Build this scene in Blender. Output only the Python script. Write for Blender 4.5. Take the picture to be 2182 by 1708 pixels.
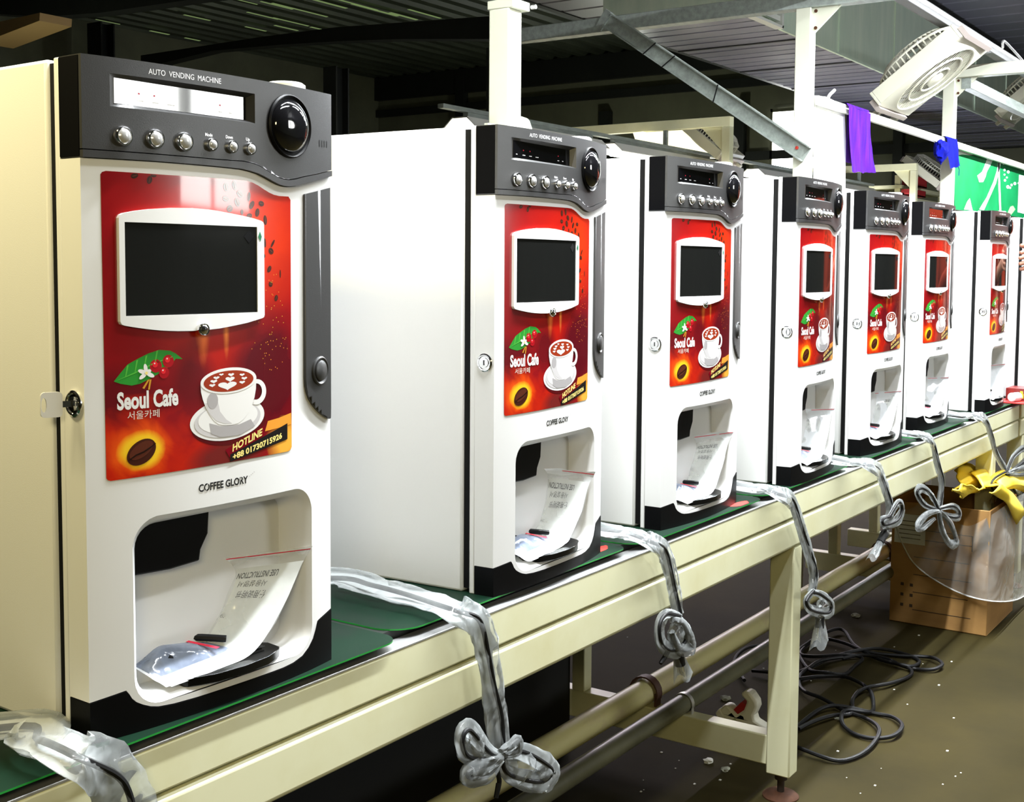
import bpy, bmesh, math, random
from mathutils import Vector, Matrix, noise
from mathutils.geometry import tessellate_polygon
random.seed(7)
PI = math.pi
for o in list(bpy.data.objects): bpy.data.objects.remove(o)
scn = bpy.context.scene
COL = scn.collection
Z0 = 0.66                     # table frame: z = 0 is the conveyor top; the floor is 0.66 m below; every root is lifted by Z0 at the end

# ------------------------------------------------------------------ camera
CAM_R = Matrix(((0.56665183, 0.05221782, -0.82230104), (-0.82392996, 0.04404593, -0.56497732), (0.00671713, 0.99766389, 0.06798253)))
CAM_C = Vector((-0.07606, -0.98785, 0.50306))
FPX, CXP, CYP = 2600.0, 1091.0, 747.83
cam = bpy.data.cameras.new('camera'); cam_o = bpy.data.objects.new('camera', cam); COL.objects.link(cam_o)
cam.sensor_width = 36; cam.lens = 36*FPX/2182; cam.shift_y = (CYP-854)/2182; cam.clip_start = .01; cam.clip_end = 100
cam_o.matrix_world = Matrix.Translation(CAM_C+Vector((0, 0, Z0))) @ CAM_R.to_4x4()
scn.camera = cam_o

# ------------------------------------------------------------------ world, exposure, lamps
world = bpy.data.worlds.new('world'); scn.world = world; world.use_nodes = True
world.node_tree.nodes['Background'].inputs[0].default_value = (.75, .85, 1, 1)
world.node_tree.nodes['Background'].inputs[1].default_value = 0.006
scn.view_settings.view_transform = 'Standard'; scn.view_settings.look = 'None'
scn.view_settings.exposure = 0.65; scn.view_settings.gamma = 1.0
scn.cycles.use_denoising = True
scn.cycles.max_bounces = 8; scn.cycles.transparent_max_bounces = 24
scn.cycles.sample_clamp_indirect = 6
def area(name, loc, target, sx, sy, power, color):
    l = bpy.data.lights.new(name, 'AREA'); l.shape = 'RECTANGLE'; l.size = sx; l.size_y = sy; l.energy = power; l.color = color
    o = bpy.data.objects.new(name, l); COL.objects.link(o); o.location = Vector(loc)+Vector((0, 0, Z0))
    d = Vector(target)-Vector(loc)
    o.rotation_euler = d.to_track_quat('-Z', 'Y').to_euler() if abs(d.x)+abs(d.y) > 1e-6 else (0, 0, 0)
    return o
COOL = (.93, .97, 1.0); WARM = (1.0, .86, .46)
for k in range(5):            # tubes hung over the front of the conveyor, above the picture
    area('line_tube_light', (1.5+1.3*k, -.24, 1.58), (1.5+1.3*k, -.10, 0), 1.2, .03, 52, COOL)
for k in range(4):            # unseen fill strips added over the aisle to light the machine fronts
    area('aisle_fill_light', (1.3+1.7*k, -.95, 2.05), (1.3+1.7*k, -.35, .2), 1.2, .12, 14, COOL)
area('warm_left_light', (.20, .30, 1.22), (.62, .25, .5), .5, .12, 8, WARM)      # lamp over the table just left of the picture
area('warm_left_light', (-.7, -1.35, .95), (.9, 0, 0), .6, .3, 9, (1.0, .85, .45))   # unseen warm fill added to brighten the rails and the nearest front
for k in range(3):            # tubes of the line behind
    area('rear_tube_light', (5.6+2.2*k, 2.65, 1.19), (5.6+2.2*k, 2.65, 0), 1.3, .05, 85, (1.0, .88, 1.0))
def point_fill(name, loc, power, color, r=.12):
    l = bpy.data.lights.new(name, 'POINT'); l.energy = power; l.color = color; l.shadow_soft_size = r
    o = bpy.data.objects.new(name, l); COL.objects.link(o); o.location = Vector(loc)+Vector((0, 0, Z0))
point_fill('hall_fill_light', (9.8, 1.6, .35), 60, (.85, .9, 1.0)); point_fill('hall_fill_light', (12.8, 6.4, .5), 45, (.95, 1.0, .82)); point_fill('hall_fill_light', (6.0, 7.8, 1.6), 7, (.95, 1.0, .75))  # unseen fill points added to brighten duct underside, end wall and roof

# ------------------------------------------------------------------ helpers
def at(u, v, ax, val):        # point of the photo's ray (u, v) on the plane axis ax = val
    d = CAM_R @ Vector(((u-CXP)/FPX, -(v-CYP)/FPX, -1.0))
    return CAM_C + d*((val-CAM_C[ax])/d[ax])
_m = {}
def mat(name, col, rough=.5, metal=0.0, var=0.0, scale=6.0, col2=None, bump=0.0, bscale=40.0, coat=0.0, emit=None, estr=0.0, spec=.5, stretch=None, lo=.35, hi=.7):
    if name in _m: return _m[name]
    m = bpy.data.materials.new(name); m.use_nodes = True; nt = m.node_tree; b = nt.nodes['Principled BSDF']
    b.inputs['Base Color'].default_value = (*col, 1); b.inputs['Roughness'].default_value = rough; b.inputs['Metallic'].default_value = metal
    b.inputs['Coat Weight'].default_value = coat; b.inputs['Coat Roughness'].default_value = .06; b.inputs['Specular IOR Level'].default_value = spec
    if emit: b.inputs['Emission Color'].default_value = (*emit, 1); b.inputs['Emission Strength'].default_value = estr
    if col2 is not None or var or bump:
        tc = nt.nodes.new('ShaderNodeTexCoord'); mp = nt.nodes.new('ShaderNodeMapping'); nt.links.new(tc.outputs['Object'], mp.inputs['Vector'])
        if stretch: mp.inputs['Scale'].default_value = stretch
    if col2 is not None or var:
        if col2 is None: col2 = tuple(c*(1-var) for c in col)
        n = nt.nodes.new('ShaderNodeTexNoise'); n.inputs['Scale'].default_value = scale; n.inputs['Detail'].default_value = 6; n.inputs['Roughness'].default_value = .6
        nt.links.new(mp.outputs[0], n.inputs['Vector'])
        r = nt.nodes.new('ShaderNodeValToRGB'); r.color_ramp.elements[0].position = lo; r.color_ramp.elements[1].position = hi
        r.color_ramp.elements[0].color = (*col, 1); r.color_ramp.elements[1].color = (*col2, 1)
        nt.links.new(n.outputs['Fac'], r.inputs[0]); nt.links.new(r.outputs[0], b.inputs['Base Color'])
    if bump:
        n2 = nt.nodes.new('ShaderNodeTexNoise'); n2.inputs['Scale'].default_value = bscale; n2.inputs['Detail'].default_value = 3
        bp = nt.nodes.new('ShaderNodeBump'); bp.inputs['Strength'].default_value = bump; bp.inputs['Distance'].default_value = .002
        nt.links.new(mp.outputs[0], n2.inputs['Vector']); nt.links.new(n2.outputs['Fac'], bp.inputs['Height']); nt.links.new(bp.outputs[0], b.inputs['Normal'])
    _m[name] = m; return m
def film(name, col, dens, rough=.12, bump=.35, bscale=16.0):   # clear plastic film: part see-through, part milky and shiny
    if name in _m: return _m[name]
    m = bpy.data.materials.new(name); m.use_nodes = True; nt = m.node_tree; b = nt.nodes['Principled BSDF']; out = nt.nodes['Material Output']
    b.inputs['Base Color'].default_value = (*col, 1); b.inputs['Roughness'].default_value = rough; b.inputs['Specular IOR Level'].default_value = .8
    tr = nt.nodes.new('ShaderNodeBsdfTransparent'); mx = nt.nodes.new('ShaderNodeMixShader')
    tc = nt.nodes.new('ShaderNodeTexCoord'); n = nt.nodes.new('ShaderNodeTexNoise'); n.inputs['Scale'].default_value = bscale*1.5; n.inputs['Detail'].default_value = 4
    mr = nt.nodes.new('ShaderNodeMapRange'); mr.inputs['From Min'].default_value = .3; mr.inputs['From Max'].default_value = .75
    mr.inputs['To Min'].default_value = dens*.55; mr.inputs['To Max'].default_value = min(1, dens*1.7)
    lw = nt.nodes.new('ShaderNodeFresnel'); lw.inputs['IOR'].default_value = 1.5
    ad = nt.nodes.new('ShaderNodeMath'); ad.operation = 'MULTIPLY_ADD'; ad.inputs[1].default_value = .8; ad.use_clamp = True
    nt.links.new(tc.outputs['Object'], n.inputs['Vector']); nt.links.new(n.outputs['Fac'], mr.inputs['Value'])
    nt.links.new(lw.outputs[0], ad.inputs[0]); nt.links.new(mr.outputs[0], ad.inputs[2])
    nt.links.new(ad.outputs[0], mx.inputs[0]); nt.links.new(tr.outputs[0], mx.inputs[1]); nt.links.new(b.outputs[0], mx.inputs[2]); nt.links.new(mx.outputs[0], out.inputs['Surface'])
    n2 = nt.nodes.new('ShaderNodeTexNoise'); n2.inputs['Scale'].default_value = bscale; n2.inputs['Detail'].default_value = 2; n2.inputs['Distortion'].default_value = 1.0
    bp = nt.nodes.new('ShaderNodeBump'); bp.inputs['Strength'].default_value = bump; bp.inputs['Distance'].default_value = .01
    nt.links.new(tc.outputs['Object'], n2.inputs['Vector']); nt.links.new(n2.outputs['Fac'], bp.inputs['Height']); nt.links.new(bp.outputs[0], b.inputs['Normal'])
    _m[name] = m; return m
WHITE = mat('white_powder_coat', (.80, .80, .79), .38, var=.03, scale=3)
CAB = mat('cabinet_white_steel', (.80, .80, .79), .33, bump=.06, bscale=900)
BLACKP = mat('black_plastic', (.0022, .0022, .0025), .42, spec=.14)
PANEL = mat('charcoal_plastic', (.038, .038, .038), .34, bump=.12, bscale=1500, spec=.6)
GLOSSB = mat('gloss_black', (.006, .006, .007), .07, coat=1.0)
RUBBER = mat('black_rubber', (.002, .002, .002), .7, spec=.2)
CHROME = mat('chrome', (.85, .85, .85), .10, 1.0)
CLEARB = mat('silver_button_cap', (.75, .75, .74), .16, .55)
PRINTW = mat('white_print', (.85, .85, .85), .3)
PRINTB = mat('black_print', (.01, .01, .01), .35)
GREENP = mat('green_tape', (.0, .16, .06), .4)
CREAM = mat('cream_paint', (.78, .77, .52), .42, scale=7, col2=(.70, .67, .40), lo=.45, hi=.8)
CREAMW = mat('white_frame_paint', (.60, .61, .50), .42, var=.08, scale=5)
ALU = mat('aluminium', (.72, .72, .72), .38, .75, var=.25, scale=30)
GALV = mat('galvanised_steel', (.66, .80, .66), .42, .25, scale=3, col2=(.84, .94, .78), stretch=(3, 3, .5), lo=.3, hi=.75)
GALVD = mat('dull_zinc', (.33, .37, .34), .5, .3, var=.35, scale=12, stretch=(1, 4, 4))
DARKST = mat('dark_green_steel', (.012, .015, .013), .6, var=.3, scale=4)
CABLE = mat('black_cable', (.004, .004, .0045), .55, spec=.3)
SLEEVE = film('clear_sleeve', (.55, .58, .58), .14, rough=.06, bump=1.0)
BAGF = film('clear_bag', (.82, .85, .88), .20, rough=.08)
PAPER = mat('paper', (.78, .80, .76), .5, var=.05, scale=8)
REDP = mat('red_strip', (.75, .01, .05), .35)
class MB:
    def __init__(s): s.v = []; s.f = []; s.m = []; s.mats = []
    def mi(s, m):
        if m not in s.mats: s.mats.append(m)
        return s.mats.index(m)
    def add(s, vs, fs, m):
        b = len(s.v); k = s.mi(m); s.v += [tuple(p) for p in vs]
        for f in fs: s.f.append(tuple(b+i for i in f)); s.m.append(k)
        return s
    def box(s, p0, p1, m, M=None):
        x0, y0, z0 = p0; x1, y1, z1 = p1
        vs = [Vector(p) for p in ((x0, y0, z0), (x1, y0, z0), (x1, y1, z0), (x0, y1, z0), (x0, y0, z1), (x1, y0, z1), (x1, y1, z1), (x0, y1, z1))]
        if M: vs = [M @ p for p in vs]
        return s.add(vs, [(0, 3, 2, 1), (4, 5, 6, 7), (0, 1, 5, 4), (1, 2, 6, 5), (2, 3, 7, 6), (3, 0, 4, 7)], m)
    def beam(s, a, b, w, h, m, up=Vector((0, 0, 1))):     # rectangular bar from a to b
        a = Vector(a); b = Vector(b); t = (b-a).normalized(); sd = t.cross(up)
        sd = sd.normalized() if sd.length > 1e-5 else Vector((1, 0, 0)); u = sd.cross(t)
        vs = [p+sd*(w/2*i)+u*(h/2*j) for p in (a, b) for i, j in ((-1, -1), (1, -1), (1, 1), (-1, 1))]
        return s.add(vs, [(0, 1, 2, 3), (7, 6, 5, 4), (0, 4, 5, 1), (1, 5, 6, 2), (2, 6, 7, 3), (3, 7, 4, 0)], m)
    def loops(s, L, m, closed=True, cap0=False, cap1=False):
        n = len(L[0]); vs = [p for l in L for p in l]; fs = []
        for i in range(len(L)-1):
            for j in range(n if closed else n-1):
                k = (j+1) % n; fs.append((i*n+j, i*n+k, (i+1)*n+k, (i+1)*n+j))
        if cap0: fs.append(tuple(range(n))[::-1])
        if cap1: fs.append(tuple((len(L)-1)*n+j for j in range(n)))
        return s.add(vs, fs, m)
    def tube(s, pts, r, m, n=10, caps=True):
        pts = [Vector(p) for p in pts]; L = []; prev = None
        for i, p in enumerate(pts):
            t = (pts[min(i+1, len(pts)-1)]-pts[max(i-1, 0)])
            t = t.normalized() if t.length > 1e-9 else Vector((0, 0, 1))
            if prev is None: a = t.orthogonal().normalized()
            else:
                a = prev-t*prev.dot(t); a = a.normalized() if a.length > 1e-6 else t.orthogonal().normalized()
            prev = a; b = t.cross(a); rr = r[i] if isinstance(r, (list, tuple)) else r
            L.append([p+a*(rr*math.cos(2*PI*k/n))+b*(rr*math.sin(2*PI*k/n)) for k in range(n)])
        return s.loops(L, m, True, caps, caps)
    def lathe(s, prof, c, ax, m, n=24):                   # prof: (radius, height along ax)
        ax = Vector(ax).normalized(); a = ax.orthogonal().normalized(); b = ax.cross(a); c = Vector(c)
        L = [[c+ax*h+a*(r*math.cos(2*PI*k/n))+b*(r*math.sin(2*PI*k/n)) for k in range(n)] for r, h in prof]
        return s.loops(L, m, True, prof[0][0] > 1e-5, prof[-1][0] > 1e-5)
    def prism(s, poly, fn, m):                            # poly 2D; fn(p, side) -> 3D for side 0/1
        n = len(poly); a = [Vector(fn(p, 0)) for p in poly]; b = [Vector(fn(p, 1)) for p in poly]
        tri = [tuple(t) for t in tessellate_polygon([[Vector((p[0], p[1], 0)) for p in poly]])]
        s.add(a+b, tri+[tuple(i+n for i in t[::-1]) for t in tri]+[(i, (i+1) % n, n+(i+1) % n, n+i) for i in range(n)], m); return s
    def build(s, name, parent=None, bevel=0, smooth=True, loc=None, weld=False, ang=35, seg=2):
        me = bpy.data.meshes.new(name); me.from_pydata(s.v, [], s.f)
        for m in s.mats: me.materials.append(m)
        me.polygons.foreach_set('material_index', s.m)
        bm = bmesh.new(); bm.from_mesh(me)
        if weld: bmesh.ops.remove_doubles(bm, verts=bm.verts, dist=1e-5)
        if not weld: bmesh.ops.recalc_face_normals(bm, faces=bm.faces)
        bm.to_mesh(me); bm.free()
        if smooth:
            me.polygons.foreach_set('use_smooth', [True]*len(me.polygons)); me.set_sharp_from_angle(angle=math.radians(ang))
        o = bpy.data.objects.new(name, me); COL.objects.link(o)
        if parent: o.parent = parent
        if loc: o.location = loc
        if bevel:
            md = o.modifiers.new('bevel', 'BEVEL'); md.width = bevel; md.segments = seg; md.limit_method = 'ANGLE'; md.angle_limit = math.radians(40)
        return o
def tag(o, label, cat=None, group=None, kind=None):
    if label: o['label'] = label
    if cat: o['category'] = cat
    if group: o['group'] = group
    if kind: o['kind'] = kind
    return o
def thing(name, label, cat, loc=(0, 0, 0), rz=0, group=None):
    o = bpy.data.objects.new(name, None); COL.objects.link(o); o.empty_display_size = .05
    o.location = loc; o.rotation_euler = (0, 0, rz); return tag(o, label, cat, group)
def copy_tree(o, parent=None):
    c = o.copy(); COL.objects.link(c); c.parent = parent
    for ch in list(o.children): copy_tree(ch, c)
    return c
def catmull(P, n=8, closed=False):
    P = [Vector(p) for p in P]; out = []; N = len(P)
    for i in range(N if closed else N-1):
        g = (lambda k: P[k % N]) if closed else (lambda k: P[max(0, min(N-1, k))])
        p0, p1, p2, p3 = g(i-1), g(i), g(i+1), g(i+2)
        for k in range(n):
            t = k/n
            out.append(.5*((2*p1)+(p2-p0)*t+(2*p0-5*p1+4*p2-p3)*t*t+(3*p1-p0-3*p2+p3)*t**3))
    if not closed: out.append(P[-1])
    return out
def rrect(x0, x1, z0, z1, r, n=6):
    P = []
    for cx, cz, a0 in ((x1-r, z0+r, -90), (x1-r, z1-r, 0), (x0+r, z1-r, 90), (x0+r, z0+r, 180)):
        for k in range(n+1):
            a = math.radians(a0+90*k/n); P.append((cx+r*math.cos(a), cz+r*math.sin(a)))
    return P
_txt = {}
def text_mesh(body, bold=0.0):
    c = bpy.data.curves.new('t', 'FONT'); c.body = body; c.offset = bold; c.resolution_u = 3
    o = bpy.data.objects.new('t', c); COL.objects.link(o); dg = bpy.context.evaluated_depsgraph_get(); dg.update()
    me = o.evaluated_get(dg).to_mesh(); vs = [(v.co.x, v.co.y) for v in me.vertices]; fs = [tuple(p.vertices) for p in me.polygons]
    o.evaluated_get(dg).to_mesh_clear(); bpy.data.objects.remove(o); bpy.data.curves.remove(c)
    return vs, fs
def text_fit(body, fn, bold=0.0, cap=None):  # yields verts mapped by fn(u, v), u 0..1 along the word, v 0..1 from baseline to cap height
    vs, fs = text_mesh(body, bold)
    x0 = min(v[0] for v in vs); x1 = max(v[0] for v in vs)
    y0 = 0.0; y1 = cap or max(v[1] for v in vs)
    return [fn((x-x0)/(x1-x0), (y-y0)/(y1-y0)) for x, y in vs], fs

# ------------------------------------------------------------------ vending machine (local x 0..W across the front, y 0 at the front corners and positive to the back, z 0 at its base)
W, H, BUL = .327, .6595, .015
def surf(x):
    s = max(-1.0, min(1.0, 2*x/W-1)); return -BUL*(1-abs(s)**2.4)
def S(x, z, off=0.0): return Vector((x, surf(x)-off, z))
def mm(L): return [(a/1000, b/1000) for a, b in L]
def strips(vs, fs, step=.006):               # cut a flat (x, z) mesh into thin vertical strips so that it can follow the curved front
    bm = bmesh.new(); V = [bm.verts.new((x, 0, z)) for x, z in vs]
    for f in fs:
        try: bm.faces.new([V[i] for i in f])
        except ValueError: pass
    xs = [v[0] for v in vs]; k = math.floor(min(xs)/step)+1
    while k*step < max(xs):
        bmesh.ops.bisect_plane(bm, geom=bm.verts[:]+bm.edges[:]+bm.faces[:], plane_co=(k*step, 0, 0), plane_no=(1, 0, 0)); k += 1
    bm.verts.index_update(); out = [(v.co.x, v.co.z) for v in bm.verts], [tuple(v.index for v in f.verts) for f in bm.faces]
    bm.free(); vv, ff = out; res = []
    for f in ff:
        ar = sum(vv[f[i]][0]*vv[f[(i+1) % len(f)]][1]-vv[f[(i+1) % len(f)]][0]*vv[f[i]][1] for i in range(len(f)))
        if abs(ar) > 1e-12: res.append(f if ar > 0 else f[::-1])
    return vv, res
def decal(mb, poly, m, off):
    fs = [tuple(t) for t in tessellate_polygon([[Vector((p[0], p[1], 0)) for p in poly]])]
    vs, fs = strips(poly, fs); mb.add([S(x, z, off) for x, z in vs], fs, m)
def decal_text(mb, body, A, B, h, m, off, bold=0.0, slant=0.0):   # baseline from A to B, height h
    (ax, az), (bx, bz) = A, B
    def fn(u, v): return (ax+(bx-ax)*u+slant*v*h, az+(bz-az)*u+v*h)
    vs, fs = text_fit(body, fn, bold); vs, fs = strips(vs, fs); mb.add([S(x, z, off) for x, z in vs], fs, m)
def ell(cx, cz, rx, rz, rot=0.0, n=28, a0=0, a1=360):
    P = []; c, s = math.cos(math.radians(rot)), math.sin(math.radians(rot))
    for k in range(n+(1 if a1-a0 < 360 else 0)):
        a = math.radians(a0+(a1-a0)*k/n); x, z = rx*math.cos(a), rz*math.sin(a); P.append((cx+c*x-s*z, cz+s*x+c*z))
    return P
def densify(poly, step=.006):
    out = []
    for i, p in enumerate(poly):
        q = poly[(i+1) % len(poly)]; n = max(1, int(math.ceil(abs(q[0]-p[0])/step)))
        for k in range(n): out.append((p[0]+(q[0]-p[0])*k/n, p[1]+(q[1]-p[1])*k/n))
    return out
def shell(mb, poly, m, off, back, holes=(), hole_back=None):   # curved front plate with side walls going back to y = back (or back off the surface when back is None)
    polys = [poly]+list(holes); flat = [p for q in polys for p in q]
    fs = [tuple(t) for t in tessellate_polygon([[Vector((p[0], p[1], 0)) for p in q] for q in polys])]
    vs, fs = strips(flat, fs); mb.add([S(x, z, off) for x, z in vs], fs, m)
    for i, q in enumerate(polys):
        d = densify(q, .006)
        bk = back if i == 0 else hole_back
        if bk is None: continue
        f = [S(x, z, off) for x, z in d]; b = [Vector((x, bk if bk > -.5 else surf(x)+.0002, z)) for x, z in d]
        mb.loops([f, b], m)
SURFACE_BACK = -1.0
P_TOP = [(W, H), (0, H)]
SEAM = mm([(0, 572), (75, 572.3), (150, 572.5), (180, 573.2), (192, 572.5), (203, 570.5), (214, 566.6), (224, 562.5), (233, 559.6), (241, 558.3), (250, 558.2), (262, 560), (276, 563.5), (300, 568), (327, 574)])
PBOT = mm([(0, 564), (75, 565), (150, 565), (180, 564.6), (192, 563.2), (203, 561.3), (214, 558), (224, 554.5), (233, 551.8), (241, 550.5), (250, 550.3), (262, 551.8), (276, 555), (300, 560.5), (327, 567)])
BASE = mm([(0, 40.5), (20, 42.5), (37, 44.1), (40, 40), (43, 34.6), (48, 29.5), (55, 25.2), (63, 21.5), (72, 19), (90, 17.2), (120, 16.2), (156, 15.8), (240, 15), (256, 16), (272, 19.5), (283, 26), (291, 34), (296, 43), (299.8, 52.5), (303.4, 54), (327, 60.5)])
def poster_material():
    m = bpy.data.materials.new('poster_print'); m.use_nodes = True; nt = m.node_tree; b = nt.nodes['Principled BSDF']; L = nt.links
    b.inputs['Roughness'].default_value = .22; b.inputs['Coat Weight'].default_value = 1; b.inputs['Coat Roughness'].default_value = .05
    tc = nt.nodes.new('ShaderNodeTexCoord'); nz = nt.nodes.new('ShaderNodeTexNoise'); nz.inputs['Scale'].default_value = 22; nz.inputs['Detail'].default_value = 5; nz.inputs['Distortion'].default_value = .8
    L.new(tc.outputs['Object'], nz.inputs['Vector'])
    sep = nt.nodes.new('ShaderNodeSeparateXYZ'); L.new(tc.outputs['Object'], sep.inputs[0])
    def math_(op, a, bv, c=None, clamp=False):
        n = nt.nodes.new('ShaderNodeMath'); n.operation = op; n.use_clamp = clamp
        for i, x in enumerate((a, bv, c)):
            if x is None: continue
            if isinstance(x, (int, float)): n.inputs[i].default_value = x
            else: L.new(x, n.inputs[i])
        return n.outputs[0]
    cur = None
    def blob(cx, cz, rx, rz, col, nse=.5, power=1.0, gain=1.0, cur=None):
        dx = math_('DIVIDE', math_('SUBTRACT', sep.outputs[0], cx), rx); dz = math_('DIVIDE', math_('SUBTRACT', sep.outputs[2], cz), rz)
        d = math_('SQRT', math_('ADD', math_('MULTIPLY', dx, dx), math_('MULTIPLY', dz, dz)), 0)
        d = math_('ADD', d, math_('MULTIPLY', math_('SUBTRACT', nz.outputs['Fac'], .5), nse))
        f = math_('MULTIPLY', math_('SUBTRACT', 1.0, d), gain, clamp=True)
        f = math_('POWER', f, power, clamp=True)
        mx = nt.nodes.new('ShaderNodeMix'); mx.data_type = 'RGBA'; L.new(f, mx.inputs[0]); L.new(cur, mx.inputs[6]); mx.inputs[7].default_value = (*col, 1)
        return mx.outputs[2]
    base = nt.nodes.new('ShaderNodeRGB'); base.outputs[0].default_value = (.27, .004, .007, 1); cur = base.outputs[0]
    for a in ((.165, .50, .15, .16, (.40, .007, .003), .5, .9, 1.3), (.222, .495, .055, .09, (.62, .030, .003), .5, 1, 1.3), (.155, .385, .080, .060, (.44, .008, .003), .6, 1, 1.4),
              (.035, .33, .06, .045, (.13, .003, .007), .4, 1, 1.8), (.225, .345, .075, .085, (.10, .002, .007), .6, 1, 1.8), (.115, .345, .035, .045, (.15, .003, .007), .5, 1, 1.6),
              (.056, .275, .090, .056, (.58, .018, .003), 1.5, 1, 1.7), (.058, .281, .040, .034, (.90, .11, .005), 1.2, 1.2, 1.8), (.058, .281, .027, .0215, (.95, .58, .02), .5, 1, 3.0),
              (.165, .262, .06, .022, (.17, .015, .013), .7, 1, 2.0), (.247, .268, .035, .032, (.90, .42, .05), .7, .9, 1.6), (.130, .405, .010, .045, (1.0, .22, .04), 1.2, 1.4, 1.2), (.160, .398, .005, .035, (1.0, .28, .05), 1.4, 1.4, 1.2)):
        cur = blob(*a[:5], nse=a[5], power=a[6], gain=a[7], cur=cur)
    L.new(cur, b.inputs['Base Color']); return m
POSTER = poster_material()
def flat(name, col, **k): return mat(name, col, .22, coat=1.0, **k)
def build_machine():
    t = thing('vending_machine', '', 'vending machine')
    # cabinet, gasket, door rim
    MB().box((0, .052, .0), (W, .50, H), CAB).build('cabinet', t, bevel=.004)
    g = MB().box((.004, .0405, .006), (W-.004, .0525, H-.004), RUBBER).build('door_gasket', t)
    MB().box((0, .0316, 0), (W, .0405, H), WHITE).build('door_rim', t, bevel=.0015)
    # white front with the cup recess cut out
    hole = rrect(.046, .290, .0235, .214, .030, 12)
    mb = MB(); shell(mb, [(x, z+.0008) for x, z in BASE]+[(x, z-.0006) for x, z in PBOT[::-1]], WHITE, 0, .0316, [hole])
    front = mb.build('front_door', t, weld=True, smooth=False)
    mb = MB(); L = []
    for xl, xr, zb, zt, r, dy, k in ((.046, .290, .0235, .214, .030, 0, 1), (.0472, .2888, .0247, .2125, .029, .0012, 1), (.0505, .2845, .028, .2088, .026, .0042, 1), (.0545, .2815, .0305, .205, .023, .009, .9),
                                  (.0555, .2785, .031, .204, .022, .022, .5), (.058, .270, .0315, .203, .022, .050, 0), (.062, .252, .032, .202, .024, .090, 0), (.07, .21, .033, .2, .03, .122, 0)):
        L.append([Vector((x, surf(x)*k+dy, z)) for x, z in densify(rrect(xl, xr, zb, zt, r), 1)])
    n = 28; L2 = []
    for l in L:                                # same point count per ring
        L2.append(l)
    mb.loops(L2, WHITE, True, False, True); niche = mb.build('cup_recess', t, ang=60)
    mb = MB(); mb.lathe([(.0028, 0), (.0028, .0015), (0, .0018)], (.2655, .0405, .170), (-.8, -.55, 0), BLACKP, 10); mb.build('recess_screw', t)
    poly = [(.060, .206), (.162, .206), (.160, .178), (.150, .162), (.148, .150), (.110, .148), (.066, .150), (.064, .142), (.058, .141)]
    mb = MB(); mb.prism(poly, lambda p, s: (p[0], .016 if s == 0 else .062, p[1]), BLACKP); mb.build('drink_nozzle', t, bevel=.002)
    mb = MB(); out = [(.098, .010), (.110, -.010), (.140, -.0215), (.175, -.0245), (.210, -.021), (.236, -.010), (.242, -.004), (.238, .010), (.228, .024), (.11, .024)]
    TRAY = mat('tray_black', (.003, .003, .003), .22, spec=.4); mb.prism(out, lambda p, s: (p[0], p[1], .0285 if s == 0 else .0375+(.003 if p[1] > 0 else 0)), TRAY)
    for k in range(5): mb.box((.118, .0005+.004*k, .0405), (.225, .0025+.004*k, .0417), TRAY)
    mb.build('drip_tray', t, bevel=.0015)
    # plinth
    mb = MB(); shell(mb, [(0, 0), (W, 0)]+BASE[::-1], BLACKP, .0010, .0314)
    mb.build('plinth', t, weld=True, smooth=False)
    # control panel
    dh = mm([(27.3, 613.4), (199.3, 613.4), (199.3, 644.3), (27.3, 644.3)])
    mb = MB(); shell(mb, SEAM+P_TOP, PANEL, .0035, .0315, [dh])
    L = [[S(x, z, .0035) for x, z in densify(dh)], [S(x, z, -.0055) for x, z in densify([(.0322, .6172), (.1945, .6172), (.1945, .6403), (.0322, .6403)])]]
    n0 = min(len(l) for l in L)
    panel = mb.build('control_panel', t, weld=True, bevel=.0018)
    a = dh; b = [(.0322, .6172), (.1945, .6172), (.1945, .6403), (.0322, .6403)]; N = 28
    ra = []; rb = []
    for i in range(4):
        for k in range(N):
            u = k/N; ra.append((a[i][0]+(a[(i+1) % 4][0]-a[i][0])*u, a[i][1]+(a[(i+1) % 4][1]-a[i][1])*u)); rb.append((b[i][0]+(b[(i+1) % 4][0]-b[i][0])*u, b[i][1]+(b[(i+1) % 4][1]-b[i][1])*u))
    mb = MB(); mb.loops([[S(x, z, .0034) for x, z in ra], [Vector((x, surf(.11)+.0055, z)) for x, z in rb]], PANEL); mb.build('display_bezel', panel)
    mb = MB(); mb.box((.0318, surf(.11)+.0050, .6168), (.1949, surf(.11)+.0062, .6407), mat('display_glass', (.004, .004, .005), .03, coat=1.0, spec=.9))
    y = surf(.11)+.00495
    for k, (x, w_) in enumerate(((.040, .006), (.058, .012), (.076, .012), (.094, .014), (.158, .008), (.172, .006))):
        mb.box((x, y-.0001, .6215), (x+w_*.6, y+.0002, .6225), PRINTW); 
        if k in (1, 2, 4): mb.box((x+.001, y-.0001, .628), (x+.003, y+.0002, .6295), REDP)
    mb.build('display', panel)
    MB().box((-.0007, .0006, .5655), (.0004, .0313, H-.001), mat('panel_side_black', (.0025, .0025, .003), .6, spec=.05)).build('panel_side', panel)
    mb = MB(); shell(mb, PBOT+[(x, z-.0011) for x, z in SEAM[::-1]], PANEL, .0046, .0315); mb.build('panel_lip', t, weld=True, smooth=False)
    mb = MB(); decal_text(mb, 'AUTO  VENDING  MACHINE', (.0674, .6482), (.1535, .6489), .0054, PRINTW, .0038, .0)
    mb.build('title_lettering', panel)
    for w_, x0, x1 in (('Mode', .1325, .1417), ('Down', .1590, .1682), ('Up', .1862, .1914)):
        mb = MB(); decal_text(mb, w_, (x0, .5944), (x1, .5944), .0032, PRINTW, .0038, .02); mb.build('button_lettering', panel)
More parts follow.
